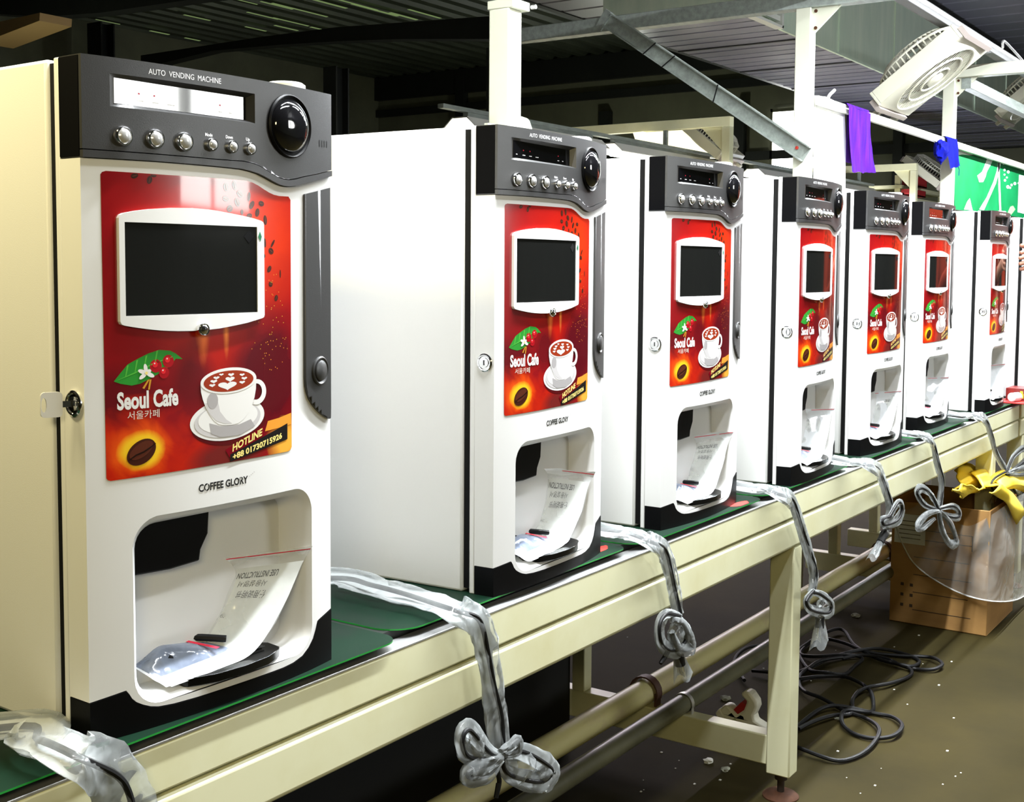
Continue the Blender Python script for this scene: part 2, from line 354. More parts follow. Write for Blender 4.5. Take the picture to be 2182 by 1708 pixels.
    for x, r in ((.0392, .0098), (.0730, .0098), (.1062, .0098), (.1394, .0068), (.1660, .0068), (.1908, .0068)):
        c = S(x, .5863, .0034); mb = MB()
        mb.lathe([(r, 0), (r, .0028), (r*.93, .0042), (r*.78, .0044), (r*.74, .0028)], c, (0, -1, 0), CHROME, 28)
        bt = mb.build('button', panel); mb = MB()
        mb.lathe([(r*.74, .0012), (r*.72, .0040), (r*.55, .0058), (r*.3, .0066), (0, .0068)], c, (0, -1, 0), CLEARB, 24); mb.build('button_cap', bt)
    nrm = Vector((.10, -1, 0)).normalized(); c = S(.2512, .6155, .0030); mb = MB()
    mb.lathe([(.0345, -.003), (.0345, .002), (.0330, .0035), (.0315, .0026), (.0305, .0010), (.0245, .0006)], c, nrm, BLACKP, 48); d = mb.build('coin_dial', panel)
    mb = MB(); mb.lathe([(.0290, .0005), (.0285, .0030), (.0262, .0062), (.020, .0095), (.012, .0115), (0, .0122)], c, nrm, GLOSSB, 40); mb.build('dial_lens', d)
    mb = MB()
    for k in range(4):
        x = .3035+.0047*k; decal(mb, rrect(x-.0009, x+.0009, .5983, .6060, .0008, 3), PRINTB, .0037)
    mb.build('speaker_slots', panel)
    mb = MB(); mb.lathe([(.0225, 0), (.0225, .008), (.019, .0105), (0, .0115)], (.284, .026, H-.0005), (0, 0, 1), WHITE, 32); mb.build('coin_inlet_cap', t)
    # poster (a printed sheet: the picture is part of its one mesh)
    mb = MB(); pt = mm([(24, 552.5), (83, 552.5), (150, 553), (180, 553.2), (190, 552.8), (198, 551.4), (206, 548.8), (214, 545.3), (222, 542.2), (229, 540.3), (237, 539.4), (252, 539.6)])
    out = mm([(20, 258), (21.5, 256), (24, 255.1), (249, 258.2), (253, 259.5), (255, 262.5), (255.2, 536)])+pt[::-1]+mm([(20.5, 551.3), (19, 549)])
    shell(mb, out, POSTER, .0006, SURFACE_BACK)
    RED = flat('print_red_berry', (.42, .005, .012)); BEAN = flat('print_bean', (.055, .012, .006)); BEANL = flat('print_bean_light', (.16, .045, .02)); LEAF = flat('print_leaf', (.03, .30, .035)); LEAFL = flat('print_leaf_light', (.10, .50, .06))
    PW = flat('print_white', (.85, .84, .82)); PG = flat('print_grey', (.42, .40, .40)); PG2 = flat('print_light_grey', (.62, .60, .60)); COF = flat('print_coffee', (.33, .035, .01)); YEL = flat('print_yellow', (.95, .78, .25)); GOLD = flat('print_gold', (.62, .30, .03)); BLK = flat('print_black', (.012, .01, .01)); DR = flat('print_dark_red', (.20, .0, .008))
    o1, o2, o3, o4 = .00078, .00096, .00114, .00132
    for x, z, rx, rz, ro in ((53, 549.6, 4, 2.6, 20), (73.5, 551, 3.2, 1.6, 0), (69, 546.5, 4, 2.8, 70), (161, 544.6, 3.2, 4.4, 10), (172.2, 547, 2.8, 4.8, 12), (179.6, 538.5, 3.3, 4.4, 55), (192.3, 536.3, 2.2, 5, -10), (160.5, 532.6, 4.2, 2.9, -10), (176.1, 529.7, 3.5, 4.8, 25), (196.3, 527.8, 2.8, 5, -35), (210, 529.9, 4, 2.8, -8), (166, 522.6, 4.3, 3.6, 30), (204.1, 520.1, 3, 4.6, -15), (215.5, 512.5, 2.6, 5.2, 5), (192.7, 516.2, 4, 2.6, 10), (182.5, 519.6, 2, 3, 0), (214.9, 488.2, 1.6, 5, 5), (226.6, 487.7, 1.5, 5, -35), (224, 479.5, 3.2, 4, 60), (212.9, 474.1, 2.4, 2.8, 0), (221.2, 460.1, 2.6, 4, -35), (223.1, 443.8, 3, 3, 0), (231.4, 428.7, 2.6, 3.4, -20), (238, 455, 1, 4.5, 0)):
        e = ell(x/1000, z/1000, rx/1000, rz/1000, ro, 16); e = [(px, min(pz, .5518)) for px, pz in e]
        decal(mb, e, BEAN, o1)
        if rx > 2: decal(mb, ell(x/1000, z/1000, min(rx, rz)*.00012, max(rx, rz)*.0008, ro if rz > rx else ro+90, 8), BEANL, o2)
    rr = random.Random(3)
    for k in range(70):
        x = .215+rr.gauss(.012, .014); z = .40+rr.random()*.055-(.05 if k % 3 else 0); 
        if x < .25: decal(mb, ell(x, z, .0006, .0006, 0, 5), GOLD, o1)
    lf = mm([(28.6, 351.3), (35.7, 359.3), (42.9, 367), (53.1, 371.8), (65, 376.7), (77.3, 379.7), (89.8, 378.3), (96.2, 375.2), (104.2, 369.2), (96.1, 370), (89.6, 363), (75.4, 355.7), (64.6, 350.9), (55.6, 347.4), (46.9, 346.2), (35.5, 348.6)])
    decal(mb, [p for p in lf], LEAF, o1)
    decal(mb, mm([(30, 351.6), (50, 359), (70, 367), (92, 372.5), (92, 371.8), (70, 365.7), (50, 357.6)]), LEAFL, o2)
    for a_ in ((40, 355), (50, 359.5), (60, 363.5), (72, 368)):
        decal(mb, mm([a_, (a_[0]+2, a_[1]+11), (a_[0]+4, a_[1]+11.5), (a_[0]+1, a_[1])]), LEAFL, o2)
    for x, z, r in ((73.2, 364, 6.6), (87.3, 368, 6.4), (82.4, 356.7, 5.8)):
        decal(mb, ell(x/1000, z/1000, r/1000, r/1000), RED, o2); decal(mb, ell((x-1)/1000, (z+1.5)/1000, r*.00045, r*.00045), flat('print_red_bright', (.80, .02, .03)), o3); decal(mb, ell((x-1.6)/1000, (z+2.6)/1000, .0008, .0008, 0, 8), PW, o4)
    for a_, l in ((100, 6.5), (160, 6.6), (215, 6.5), (335, 6.5), (30, 4)):
        ca, sa = math.cos(math.radians(a_)), math.sin(math.radians(a_)); decal(mb, ell(.0625+ca*l*.0007, .3575+sa*l*.0007, l*.00075, .0021, a_, 14), PW, o4)
    decal(mb, ell(.0625, .3575, .0016, .0016, 0, 10), YEL, .00142)
    for s_ in (mm([(64, 351), (66, 351), (60, 342), (58, 343)]), mm([(66, 351), (68, 351), (66, 341), (64, 341)])): decal(mb, s_, GOLD, o3)
    decal_text(mb, 'Seoul Cafe', (.0315, .3238), (.0985, .3238), .0168, PW, o2, .035)
    decal_text(mb, '서울카페', (.0420, .3135), (.0765, .3135), .0075, flat('print_pale', (.80, .72, .62)), o2)
    decal(mb, ell(.0564, .2799, .0168, .0115, 28, 32), BEAN, o2)
    decal(mb, ell(.0560, .2818, .0140, .0070, 28, 24), flat('print_bean_mid', (.10, .022, .010)), o3)
    decal(mb, mm([(42, 273.4), (50, 278.2), (58, 280.5), (65, 284), (71.6, 287.6), (71.9, 286.8), (65.5, 282.6), (58.3, 279), (50.5, 276.8), (42.6, 272.6)]), flat('print_bean_dark', (.015, .004, .002)), o4)
    # saucer, cup, coffee art
    decal(mb, ell(.1640, .2975, .050, .0215, 1, 48), flat('print_shadow', (.10, .004, .006)), o1)
    decal(mb, ell(.1620, .3030, .0500, .0222, 2, 48), PW, o2); decal(mb, ell(.1618, .3025, .0445, .0185, 2, 40), PG2, o3); decal(mb, ell(.1620, .3045, .0400, .0160, 2, 40), PW, .00122)
    decal(mb, mm([(136, 301), (150, 296.8), (176, 296), (192, 300), (198, 292), (176, 284.5), (150, 285), (138, 290)]), PG, .00128)
    hd = [(.2005+.0135*math.cos(a_)*1.05, .3285+.0135*math.sin(a_)*1.02) for a_ in [math.radians(k) for k in range(-110, 111, 10)]]
    hi_ = [(.2000+.0085*math.cos(a_), .3290+.0088*math.sin(a_)) for a_ in [math.radians(k) for k in range(110, -111, -10)]]
    decal(mb, hd+hi_, PW, o4)
    cup = mm([(125.2, 342), (125.8, 334), (128, 326), (131.5, 318), (136, 310), (142, 303), (148, 298.8), (156, 297), (166, 296.4), (175, 297.4), (182, 301), (188.5, 307), (193.5, 314), (197.5, 323), (199.6, 332), (200.2, 343)])
    decal(mb, cup, PW, .00138); decal(mb, mm([(131, 322), (136, 311), (145, 302.5), (156, 298.6), (166, 298), (158, 303), (150, 312), (147, 324)]), PG2, .00146)
    decal(mb, ell(.1405, .3240, .0070, .0085, 0, 20), PG, .00154)
    decal(mb, ell(.1627, .3435, .0375, .0135, 1, 44), PW, .00158); decal(mb, ell(.1625, .3430, .0335, .0110, 1, 40), COF, .00166)
    def heart(cx, cz, w_, h_):
        P = []
        for k in range(28):
            a_ = 2*PI*k/28; P.append((cx+w_*math.sin(a_)**3, cz+h_*(.8125*math.cos(a_)-.3125*math.cos(2*a_)-.125*math.cos(3*a_)-.0625*math.cos(4*a_))))
        return P
    for cx, cz, w_, h_ in ((.1600, .3385, .0125, .0048), (.1635, .3450, .0062, .0030), (.1650, .3495, .004, .0020), (.1420, .3440, .0045, .0020), (.1455, .3475, .004, .0018), (.1400, .3400, .004, .0018), (.1800, .3405, .004, .0018), (.1830, .3445, .004, .0018), (.1800, .3485, .0035, .0016), (.152, .3505, .003, .0013)):
        decal(mb, heart(cx, cz, w_, h_), PW, .00174)
    # hotline strips
    decal(mb, mm([(213, 284.5), (217.5, 295.3), (234, 297), (254, 300.8), (254, 288), (232, 286)]), flat('print_orange', (.85, .33, .04)), o1)
    decal(mb, mm([(157, 270.8), (211.3, 290.7), (211.2, 280.9), (162.5, 262)]), DR, o2); decal(mb, mm([(163.3, 257.6), (163.4, 265.3), (247.6, 289.9), (247.5, 272.2)]), BLK, o3)
    decal_text(mb, 'HOTLINE', (.1662, .2680), (.2081, .2810), .0078, YEL, o4, .03, .1)
    decal_text(mb, '+88 01730715926', (.1666, .2592), (.2386, .2745), .0062, YEL, o4, .035)
    mb.build('poster', t, ang=50)
    # monitor
    mon = [(.0336, .409), (.0336, .5085), (.0352, .5112)]+mm([(38.5, 513), (52, 515.8), (67, 518), (90, 520.2), (115, 521), (135, 520.4), (149, 519.3), (166, 517.4), (182, 515.5), (196, 513.4), (206, 511.3), (208.8, 510), (210, 507.5), (210, 411), (209, 408.6), (206, 407.5), (185, 403.3), (166, 400.8), (148, 398.7), (130, 397.7), (113, 397.4), (96, 397.8), (80, 398.8), (65, 400.5), (50, 402.8), (38, 405), (35, 406.3)])
    sc = mm([(39.4, 414.2), (200, 414.2), (200, 504.6), (39.4, 504.6)])
    mb = MB(); shell(mb, mon, WHITE, .0048, SURFACE_BACK, [sc], .004)
    mn = mb.build('monitor', t, weld=True, smooth=False)
    mb = MB(); shell(mb, [(.0388, .4136), (.2006, .4136), (.2006, .5052), (.0388, .5052)], mat('screen_glass', (.010, .0105, .010), .05, coat=.6), .0038, None); mb.build('screen', mn)
    mb = MB(); mb.lathe([(.0070, 0), (.0070, .004), (.006, .0055), (.0048, .0052), (.003, .0066), (0, .0072)], S(.1251, .3985, .0040), (0, -1, 0), CHROME, 24); mb.build('sensor_button', mn)
    mb = MB(); mb.add([S(x, z, .0052) for x, z in ((.2012, .4945), (.2043, .4890), (.2062, .4945), (.2035, .5002))], [(0, 1, 2, 3)], GREENP)
    q = [(.1818, .4940), (.1890, .4872), (.1962, .4945), (.1893, .5008)]; mb.add([S(x, z, .0041) for x, z in q], [(0, 1, 2, 3)], mat('black_tape', (.003, .003, .003), .6, spec=.1)); mb.build('tape_piece', mn)
    mb = MB(); decal_text(mb, 'COFFEE GLORY', (.1226, .2310), (.1882, .2318), .0077, PRINTB, .0003, .03)
    for x in (.1327, .1765): decal(mb, [(x-.0022, .2306), (x-.0014, .2306), (x+.0022, .2390), (x+.0014, .2390)], WHITE, .0006)
    for k in range(4): decal(mb, ell(.1905+.0022*k, .2385+.0012*k, .0007, .0004, 30, 6), PG, .0003)
    mb.build('maker_lettering', t)
    # side grip strip
    hp = mm([(277, 543.5), (301, 548.5), (325.2, 553.8), (325.6, 300), (325.2, 288.5), (323, 286.6), (320.5, 287), (312, 290.4), (303.6, 295.2), (296, 300.6), (289.4, 306.5), (283.5, 313.5), (279.5, 321), (277, 329), (276.2, 338)])
    mb = MB(); shell(mb, hp, PANEL, .0035, SURFACE_BACK); hg = mb.build('side_grip', t, weld=True, bevel=.0025)
    mb = MB(); c = S(.3035, .3445, .0030); nr = Vector((.25, -1, 0)).normalized()
    mb.lathe([(.0165, -.001), (.0165, .0012), (.0150, .0022), (.0125, .0006), (.0122, -.0005)], c, nr, PANEL, 32); mb.lathe([(.0118, -.001), (.0116, .0022), (.0105, .003), (0, .0034)], c, nr, PANEL, 28); mb.build('grip_button', hg)
    # side lock on the door edge
    mb = MB(); c = (-.0002, .0145, .3310); mb.lathe([(.0128, 0), (.0128, .0022), (.0112, .0034), (.0098, .0030), (.0090, .0018), (.0070, .0018), (.0066, .0034), (0, .0038)], c, (-1, 0, 0), CHROME, 36); lk = mb.build('lock', t)
    MB().box((-.0045, .0137, .3275), (-.0038, .0153, .3345), PRINTB).build('keyhole', lk)
    return t
MX = [(.6438, -.001, -.0328), (1.3045, -.0092, .0519), (1.8364, .0049, .0059), (2.3981, -.0140, .0653), (2.9055, .0058, -.0124), (3.4568, .0259, -.0019), (4.0800, -.0124, .0452), (4.662, -.030, .02)]
MZ = .040
MLAB = ['white coffee vending machine nearest the camera with a key in its side lock',
        'white coffee vending machine standing in front of the nearest white post',
        'white coffee vending machine third along the table, below the end of the slanting zinc channel',
        'white coffee vending machine fourth along the table, in front of the tall white board',
        'white coffee vending machine fifth along the table, under the purple cloth',
        'white coffee vending machine sixth along the table, under the blue rag',
        'white coffee vending machine below the green banner, last on the first table',
        'white vending machine cut off at the right photo edge, fingers on its door']
machine = build_machine(); machines = []
for i, (x, y, a) in enumerate(MX):
    o = machine if i == 0 else copy_tree(machine)
    o.location = (x, y, MZ); o.rotation_euler = (0, 0, a); o['label'] = MLAB[i]; o['group'] = 'vending machines in a row'; machines.append(o)
def mloc(i, p):                 # machine-local point to table frame
    x, y, a = MX[i]; return Vector((x+p[0]*math.cos(a)-p[1]*math.sin(a), y+p[0]*math.sin(a)+p[1]*math.cos(a), MZ+p[2]))
# key in the first lock
k_ = thing('key', 'white-headed key sticking out of the side lock of the nearest vending machine', 'key', mloc(0, (0, .0145, .331)), MX[0][2])
MB().box((-.014, -.001, -.003), (-.003, .001, .003), CHROME).build('key_blade', k_)
hp = rrect(-.032, -.012, -.0120, .0120, .004, 4)
mb = MB(); L0 = [Vector((x, -.0018, z)) for x, z in hp]; L1 = [Vector((x, .0018, z)) for x, z in hp]
hs = [(-.029+.0028*math.cos(a)*.9, .007*math.sin(a)) for a in [math.radians(k*360/len(hp)-90) for k in range(len(hp))]]
mb.loops([L0, [Vector((x, -.0018, z)) for x, z in hs], [Vector((x, .0018, z)) for x, z in hs], L1, L0], mat('white_key_head', (.8, .8, .8), .4))
mb.build('key_head', k_)
k_.rotation_euler = (0, 0, MX[0][2]-.35)

# ------------------------------------------------------------------ instruction bags in the cup recesses
def bag(i, label, sk=0.0, lift=0.0, seed=0):
    t = thing('instruction_bag', label, 'plastic bag', mloc(i, (0, 0, 0)), MX[i][2], 'bags of papers in the cup recesses')
    A = [(84, -10, 33), (150, -12, 36), (204, -9, 42), (250, -6, 82+lift), (280, -4, 123+lift), (290, -10, 141+lift)]
    B = [(70, 40, 54), (110, 50, 56), (146, 52, 60), (172, 50, 92+lift), (190, 44, 121+lift+sk), (178, 40, 140+lift+sk)]
    A = [Vector(p)/1000 for p in A]; B = [Vector(p)/1000 for p in B]
    def P(s, tt, off=0.0, nz=.0):
        s = max(0, min(4.999, s)); k = int(s); f = s-k
        def cr(Q):
            g = lambda j: Q[max(0, min(5, j))]
            p0, p1, p2, p3 = g(k-1), g(k), g(k+1), g(k+2)
            return .5*((2*p1)+(p2-p0)*f+(2*p0-5*p1+4*p2-p3)*f*f+(3*p1-p0-3*p2+p3)*f**3)
        a, b = cr(A), cr(B); p = a+(b-a)*tt
        nrm = Vector((-.55, -.25, .8)).normalized()
        w_ = noise.noise(Vector((s*1.7, tt*4, seed*3.1)))*nz if nz else 0
        return p+nrm*(off+w_)
    def sheet(s0, s1, t0, t1, off, m, ns=26, ntt=10, nz=0.0):
        mb = MB(); L = [[P(s0+(s1-s0)*i_/ns, t0+(t1-t0)*j/ntt, off, nz) for j in range(ntt+1)] for i_ in range(ns+1)]
        mb.loops(L, m, False); return mb
    mb = sheet(.15, 4.15, .02, .86, .0012, PAPER)
    def tx(body, ta, tb, s, hh, bold=.02):
        vs, fs = text_fit(body, lambda u, v: P(s-v*hh, ta+(tb-ta)*u, .0016), bold); mb.add(vs, fs, PRINTB)
    tx('USE INSTRUCTION', .26, .72, 3.92, .20); tx('사용설명서', .34, .66, 3.62, .16, 0); tx('使用说明书', .30, .62, 3.34, .18, .01); tx('DSK PLAYER', .62, .80, 2.75, .10, 0)
    bk = mb.build('booklet', t)
    sheet(0.0, 5.0, 0, 1, .0040, BAGF, 36, 14, .004).build('clear_film', t)
    sheet(4.62, 4.70, 0, 1, .0052, REDP, 2, 10).build('zip_strip', t)
    mb = MB(); n1, n2 = 14, 10; L = []
    for i_ in range(n1+1):
        u = i_/n1; L.append([P(.1+1.85*u, .30+.68*j/n2, .004+.014*math.sin(PI*u)*math.sin(PI*j/n2), .004) for j in range(n2+1)])
    mb.loops(L, film('blue_grey_pouch', (.26, .31, .42), .62, .12, .5, 22), False); pch = mb.build('parts_pouch', t)
    sheet(1.62, 1.72, .32, .85, .0125, REDP, 2, 6).build('zip_strip', pch)
    mb = MB(); mb.tube(catmull([P(.7, .5, .010), P(1.2, .85, .012), P(1.9, .80, .010), P(2.1, .40, .008)], 6), .004, CABLE, 8); mb.build('spare_hose', t)
    return t
bag(0, 'clear bag with folded instruction leaflet in the cup recess of the nearest machine', seed=1)
for i, (lb, sk, lf) in enumerate((('clear bag with white leaflet in the second machine of the row', 22, -6), ('clear bag with tilted leaflet in the third machine of the row', -2, 4), ('clear bag with leaflet in the machine in front of the tall white board', 6, -2), ('clear bag with leaflet in the machine under the purple cloth', 0, 0), ('clear bag with leaflet in the machine under the blue rag', 4, -4), ('clear bag with leaflet jutting out of the machine below the green banner', 0, 0)), 1):
    bag(i, lb, sk, lf, i*2)

# ------------------------------------------------------------------ conveyor tables
X_END = 4.545
def conveyor(x0, x1, legs, label, group=None, back=None):
    t = thing('conveyor_table', label, 'conveyor', (x0, 0, 0), 0, group)
    R = lambda a, b: ((a[0]-x0, a[1], a[2]), (b[0]-x0, b[1], b[2]))
    MB().box(*R((x0, -.0235, -.0262), (x1, .012, .0240)), CREAM).build('upper_rail', t, bevel=.003)
    MB().box(*R((x0, -.0240, .0240), (x1, .006, .0272)), ALU).build('rail_lip', t, bevel=.0008)
    MB().box(*R((x0, -.0235, -.0935), (x1, .030, -.0305)), CREAM).build('lower_rail', t, bevel=.007, seg=3)
    MB().box(*R((x0, .004, -.034), (x1, .02, .0)), RUBBER).build('rail_groove', t)
    MB().box(*R((x0, .530, -.09), (x1, .565, .03)), CREAM).build('rear_rail', t, bevel=.003)
    MB().box(*R((x0, .010, -.024), (x1, .53, .0378)), mat('belt_black', (.008, .010, .009), .5)).build('belt', t)
    if back: MB().box((0, .536, -.655), (back-x0, .542, -.09), mat('black_sheet', (.006, .006, .006), .8)).build('added_back_sheet', t)  # black sheet added to keep the bay under the table dark
    for k, xl in enumerate(legs):
        xl -= x0
        f = MB().box((xl, -.0225, -.605), (xl+.048, .032, -.0935), CREAM).build('leg', t, bevel=.003)
        mb = MB(); mb.lathe([(.008, 0), (.008, .036), (.014, .037), (.014, .048), (.009, .05), (.009, .06)], (xl+.026, .006, -.657), (0, 0, 1), mat('rust_dark', (.03, .018, .012), .7), 14)
        mb.lathe([(.040, 0), (.040, .003), (.034, .008), (.012, .012)], (xl+.026, .006, -.66), (0, 0, 1), mat('rust', (.075, .030, .014), .8, var=.5, scale=40, spec=.2), 28); mb.build('foot', f)
        MB().box((xl, .500, -.520), (xl+.036, .535, -.09), CREAM).build('leg', t, bevel=.003)
        mb = MB().box((xl+.002, .030, -.587), (xl+.044, .62, -.520), CREAM); mb.build('cross_bar', t, bevel=.003)
        MB().box((xl, .03, -.125), (xl+.048, .53, -.094), CREAM).build('cross_bar', t, bevel=.003)
        mb = MB(); r = .0305; L = []
        for yy in (0, 1):
            L.append([Vector((xl+.012+.024*yy, .345+r*1.12*math.cos(a), -.4915+r*1.12*math.sin(a))) for a in [math.radians(q) for q in range(-20, 201, 20)]])
        L.append([p+(p-Vector((p.x, .345, -.4915))).normalized()*.004 for p in L[1]]); L.append([Vector((p.x-.024, p.y, p.z)) for p in L[2]]); L.append(L[0])
        mb.loops(L, mat('clamp_rust', (.10, .045, .03), .6), False); mb.box((xl+.010, .378, -.521), (xl+.038, .405, -.516), mat('clamp_rust', (0, 0, 0))); mb.box((xl+.012, .375, -.521), (xl+.036, .380, -.49), mat('clamp_rust', (0, 0, 0))); mb.box((xl+.012, .311, -.521), (xl+.036, .316, -.49), mat('clamp_rust', (0, 0, 0)))
        mb.build('pipe_clamp', t)
        mb = MB(); mb.lathe([(.0225, 0), (.0245, 0), (.0245, .012), (.0225, .012), (.0225, 0)], (xl+.018, .245, -.4985), (1, 0, 0), ALU, 20); mb.box((xl+.018, .222, -.521), (xl+.030, .2265, -.50), ALU); mb.box((xl+.018, .2635, -.521), (xl+.030, .268, -.50), ALU); mb.build('pipe_clamp', t)
    return t
conveyor(-.9, X_END, (.38, 2.407, 4.17), 'long cream steel conveyor table carrying the row of vending machines', back=2.40)
conveyor(4.585, 8.2, (4.62,), 'second cream conveyor table beyond the right end of the long one')
def pipe(name, y, z, r, x0, x1, m, label):
    mb = MB(); mb.tube([(x0, y, z), (x1, y, z)], r, m, 24); return tag(mb.build(name), label, 'pipe')
pipe('conduit_pipe', .345, -.4915, .0285, -.8, 5.4, mat('cream_pipe', (.80, .74, .36), .38, scale=5, col2=(.62, .50, .34), lo=.5, hi=.75, stretch=(1, 3, 3)), 'thick cream pipe running under the table, nearer the back')
pipe('conduit_pipe', .245, -.4985, .0215, -.8, 5.4, mat('grey_pipe', (.17, .17, .11), .35, var=.4, scale=8), 'thinner dull grey pipe running under the table, nearer the front')
# green boards under the machines
BT = mat('green_board_top', (.0035, .019, .0095), .5, scale=14, col2=(.009, .019, .013), lo=.5, hi=.75, spec=.12); BE = mat('green_board_edge', (.01, .26, .03), .5); 
bl = ['green board under the nearest machine, its rounded corner showing', 'green board under the second machine, with a red sticker by the rail', 'green board under the third machine, with a red sticker near its end', 'green board under the machine in front of the tall white board', 'green board under the machine below the purple cloth', 'green board under the machine below the blue rag', 'green board under the last machine of the long table']
prev = -.45
for i in range(7):
    x0 = prev; x1 = MX[i][0]+(.44, .392, .405, .37, .41, .42, .40)[i]; y0 = (-.028, -.012, -.022, -.02, -.022, -.02, -.02)[i]; y1 = .50; r = .03
    P = []
    for cx, cy, a0 in ((x1-r, y0+r, -90), (x1-r, y1-r, 0), (x0+r, y1-r, 90), (x0+r*1.6, y0+r*1.6, 180)):
        rr_ = r if a0 != 180 else r*1.6
        for k in range(9): a = math.radians(a0+90*k/8); P.append((cx+rr_*math.cos(a), cy+rr_*math.sin(a)))
    mb = MB(); n = len(P); top = [Vector((x-x0, y, .040)) for x, y in P]; bot = [Vector((x-x0, y, .0380)) for x, y in P]
    mb.add(top, [tuple(range(n))], BT); mb.add(bot, [tuple(range(n))[::-1]], BT); mb.loops([bot, top], BE)
    t = tag(mb.build('work_board', loc=(x0, 0, 0)), bl[i], 'board', 'green boards under the machines')
    if i in (1, 2):
        c = at(*((1272, 1171), (1578, 1073))[i-1], 2, .0404); mb = MB()
        mb.add([Vector((c.x-x0+.035*math.cos(a)*(1+.2*math.sin(3*a)), max(y0+.004, c.y+.012*math.sin(a)), .0404)) for a in [2*PI*k/14 for k in range(14)]], [tuple(range(14))], mat('red_sticker', (.75, .03, .02), .5)); mb.build('red_sticker', t)
    prev = x1+.012

# ------------------------------------------------------------------ power cords in clear sleeves
def flat_tube(mb, pts, wid, thk, m, seed=0, n=14, nrm=None, wr=.18):
    pts = [Vector(p) for p in pts]; L = []; N = len(pts)
    for i, p in enumerate(pts):
        t = (pts[min(i+1, N-1)]-pts[max(i-1, 0)]).normalized(); f = i/(N-1)
        nn = nrm(f) if nrm else Vector((0, -1, .2))
        sd = t.cross(nn); sd = sd.normalized() if sd.length > 1e-4 else Vector((1, 0, 0)); up = sd.cross(t)
        w_ = wid(f) if callable(wid) else wid; h_ = thk(f) if callable(thk) else thk; l = []
        for k in range(n):
            a = 2*PI*k/n; q = noise.noise(Vector((i*.35, math.cos(a)*1.7+seed*5.3, math.sin(a)*1.7)))
            rg = .22*math.cos(5*a+2.5*noise.noise(Vector((i*.12, seed, 3)))*3); l.append(p+sd*(w_/2*math.cos(a)*(1+wr*q))+up*(h_/2*(math.sin(a)*(1+1.6*wr*q)+rg)))
        L.append(l)
    mb.loops(L, m, True, True, True); return mb
def blob(mb, c, r, m, seed=0, sx=1, sy=1, sz=1, amp=.25, sub=3):
    bm = bmesh.new(); bmesh.ops.create_icosphere(bm, subdivisions=sub, radius=1)
    vs = []
    for v in bm.verts:
        q = 1+amp*noise.noise(v.co*2.1+Vector((seed*3.3, 0, 0)))+amp*.6*noise.noise(v.co*5+Vector((0, seed*2.1, 0))); vs.append(Vector(c)+Vector((v.co.x*r*sx, v.co.y*r*sy, v.co.z*r*sz))*q)
    mb.add(vs, [tuple(v.index for v in f.verts) for f in bm.faces], m); bm.free(); return mb
def cord(label, belt_px, hang_px, yh, widths, loops_=(), blobs=(), tails=(), plug=None, seed=0, zb=.062, hide_first=None):
    """belt_px: photo points lying on the boards; hang_px: points on the hanging part (plane y = yh)"""
    A = [at(u, v, 2, zb-.004*k) for k, (u, v) in enumerate(belt_px)]; Bq = [at(u, v, 1, yh) for u, v in hang_px]
    if hide_first: A = [Vector(hide_first)]+A
    pts = catmull(A+Bq, 7); na = (len(A)-1)*7; base = A[-1]
    t = thing('power_cord', label, 'power cord', base, 0, 'sleeved power cords over the rail'); o = Vector(base)
    rel = [p-o for p in pts]; N = len(rel)
    def nr(f):
        k = min(1, max(0, (f*(N-1)-na+7)/14)); return (Vector((0, 0, 1))*(1-k)+Vector((0, -1, .12))*k).normalized()
    w0, w1, w2 = widths
    mb = MB(); flat_tube(mb, rel, lambda f: (w0+(w1-w0)*min(1, f*2)) if f < .5 else (w1+(w2-w1)*(f-.5)*2), lambda f: .016 if f < .45 else .012, SLEEVE, seed, 16, nr); 
    for k, (ps, wl) in enumerate(loops_):
        q = [at(u, v, 1, yh-.012-.006*(k % 2))-o for u, v in ps]; flat_tube(mb, catmull(q, 6), lambda f, wl=wl: wl*(.45+.75*math.sin(PI*f)), .012, SLEEVE, seed+k+2, 12)
    for k, (u, v, r, sx, sz) in enumerate(blobs): blob(mb, at(u, v, 1, yh-.010)-o, r, SLEEVE, seed+k, sx, .65, sz, .22)
    mb.build('clear_sleeve', t, ang=70)
    mb = MB(); wob = [p+Vector((.005*math.sin(i*.22+seed), -.004 if i > na else 0, .003*math.cos(i*.3+seed))) for i, p in enumerate(rel)]
    mb.tube(wob, .0036, CABLE, 8)
    for ps, wl in loops_:
        q = catmull([at(u, v, 1, yh-.016)-o for u, v in ps], 6); mb.tube(q, .0034, CABLE, 8)
    for ps in tails: mb.tube(catmull([at(u, v, 1, yh-.012)-o for u, v in ps], 6), .0034, CABLE, 8)
    mb.build('cable', t)
    if plug:
        (u, v), (u2, v2), flare = plug; p = at(u, v, 1, yh-.008)-o; e = at(u2, v2, 1, yh-.012)-o; d = (e-p)
        mb = MB(); mb.tube([p, p+d*.15, p+d*.2, p+d*.55], [.0055, .006, .010, .0095], CABLE, 12)
        for s_ in (-1, 1): mb.tube([p+d*.5+Vector((.006*s_, 0, 0)), p+d*.85+Vector((.007*s_, 0, 0))], .0022, CHROME, 8)
        mb.build('plug', t)
        mb = MB(); L = []
        for k in range(7):
            f = k/6; c = p+d*(1.1*f); rr_ = .010+flare*f; L.append([c+Vector((rr_*math.cos(a)*(1+.25*math.sin(4*a+seed)), .4*rr_*math.sin(a), .16*rr_*math.sin(3*a+seed)*f)) for a in [2*PI*j/18 for j in range(18)]])
        mb.loops(L, SLEEVE, True); mb.build('bag_tip', t, ang=70)
    return t
cord('power cord in clear sleeve at the lower left corner, below the nearest machine', [(0, 1545), (90, 1575), (165, 1610)], [(228, 1640), (262, 1690), (290, 1760), (305, 1850)], -.040, (.060, .056, .056), seed=1, hide_first=(.30, .15, .07))
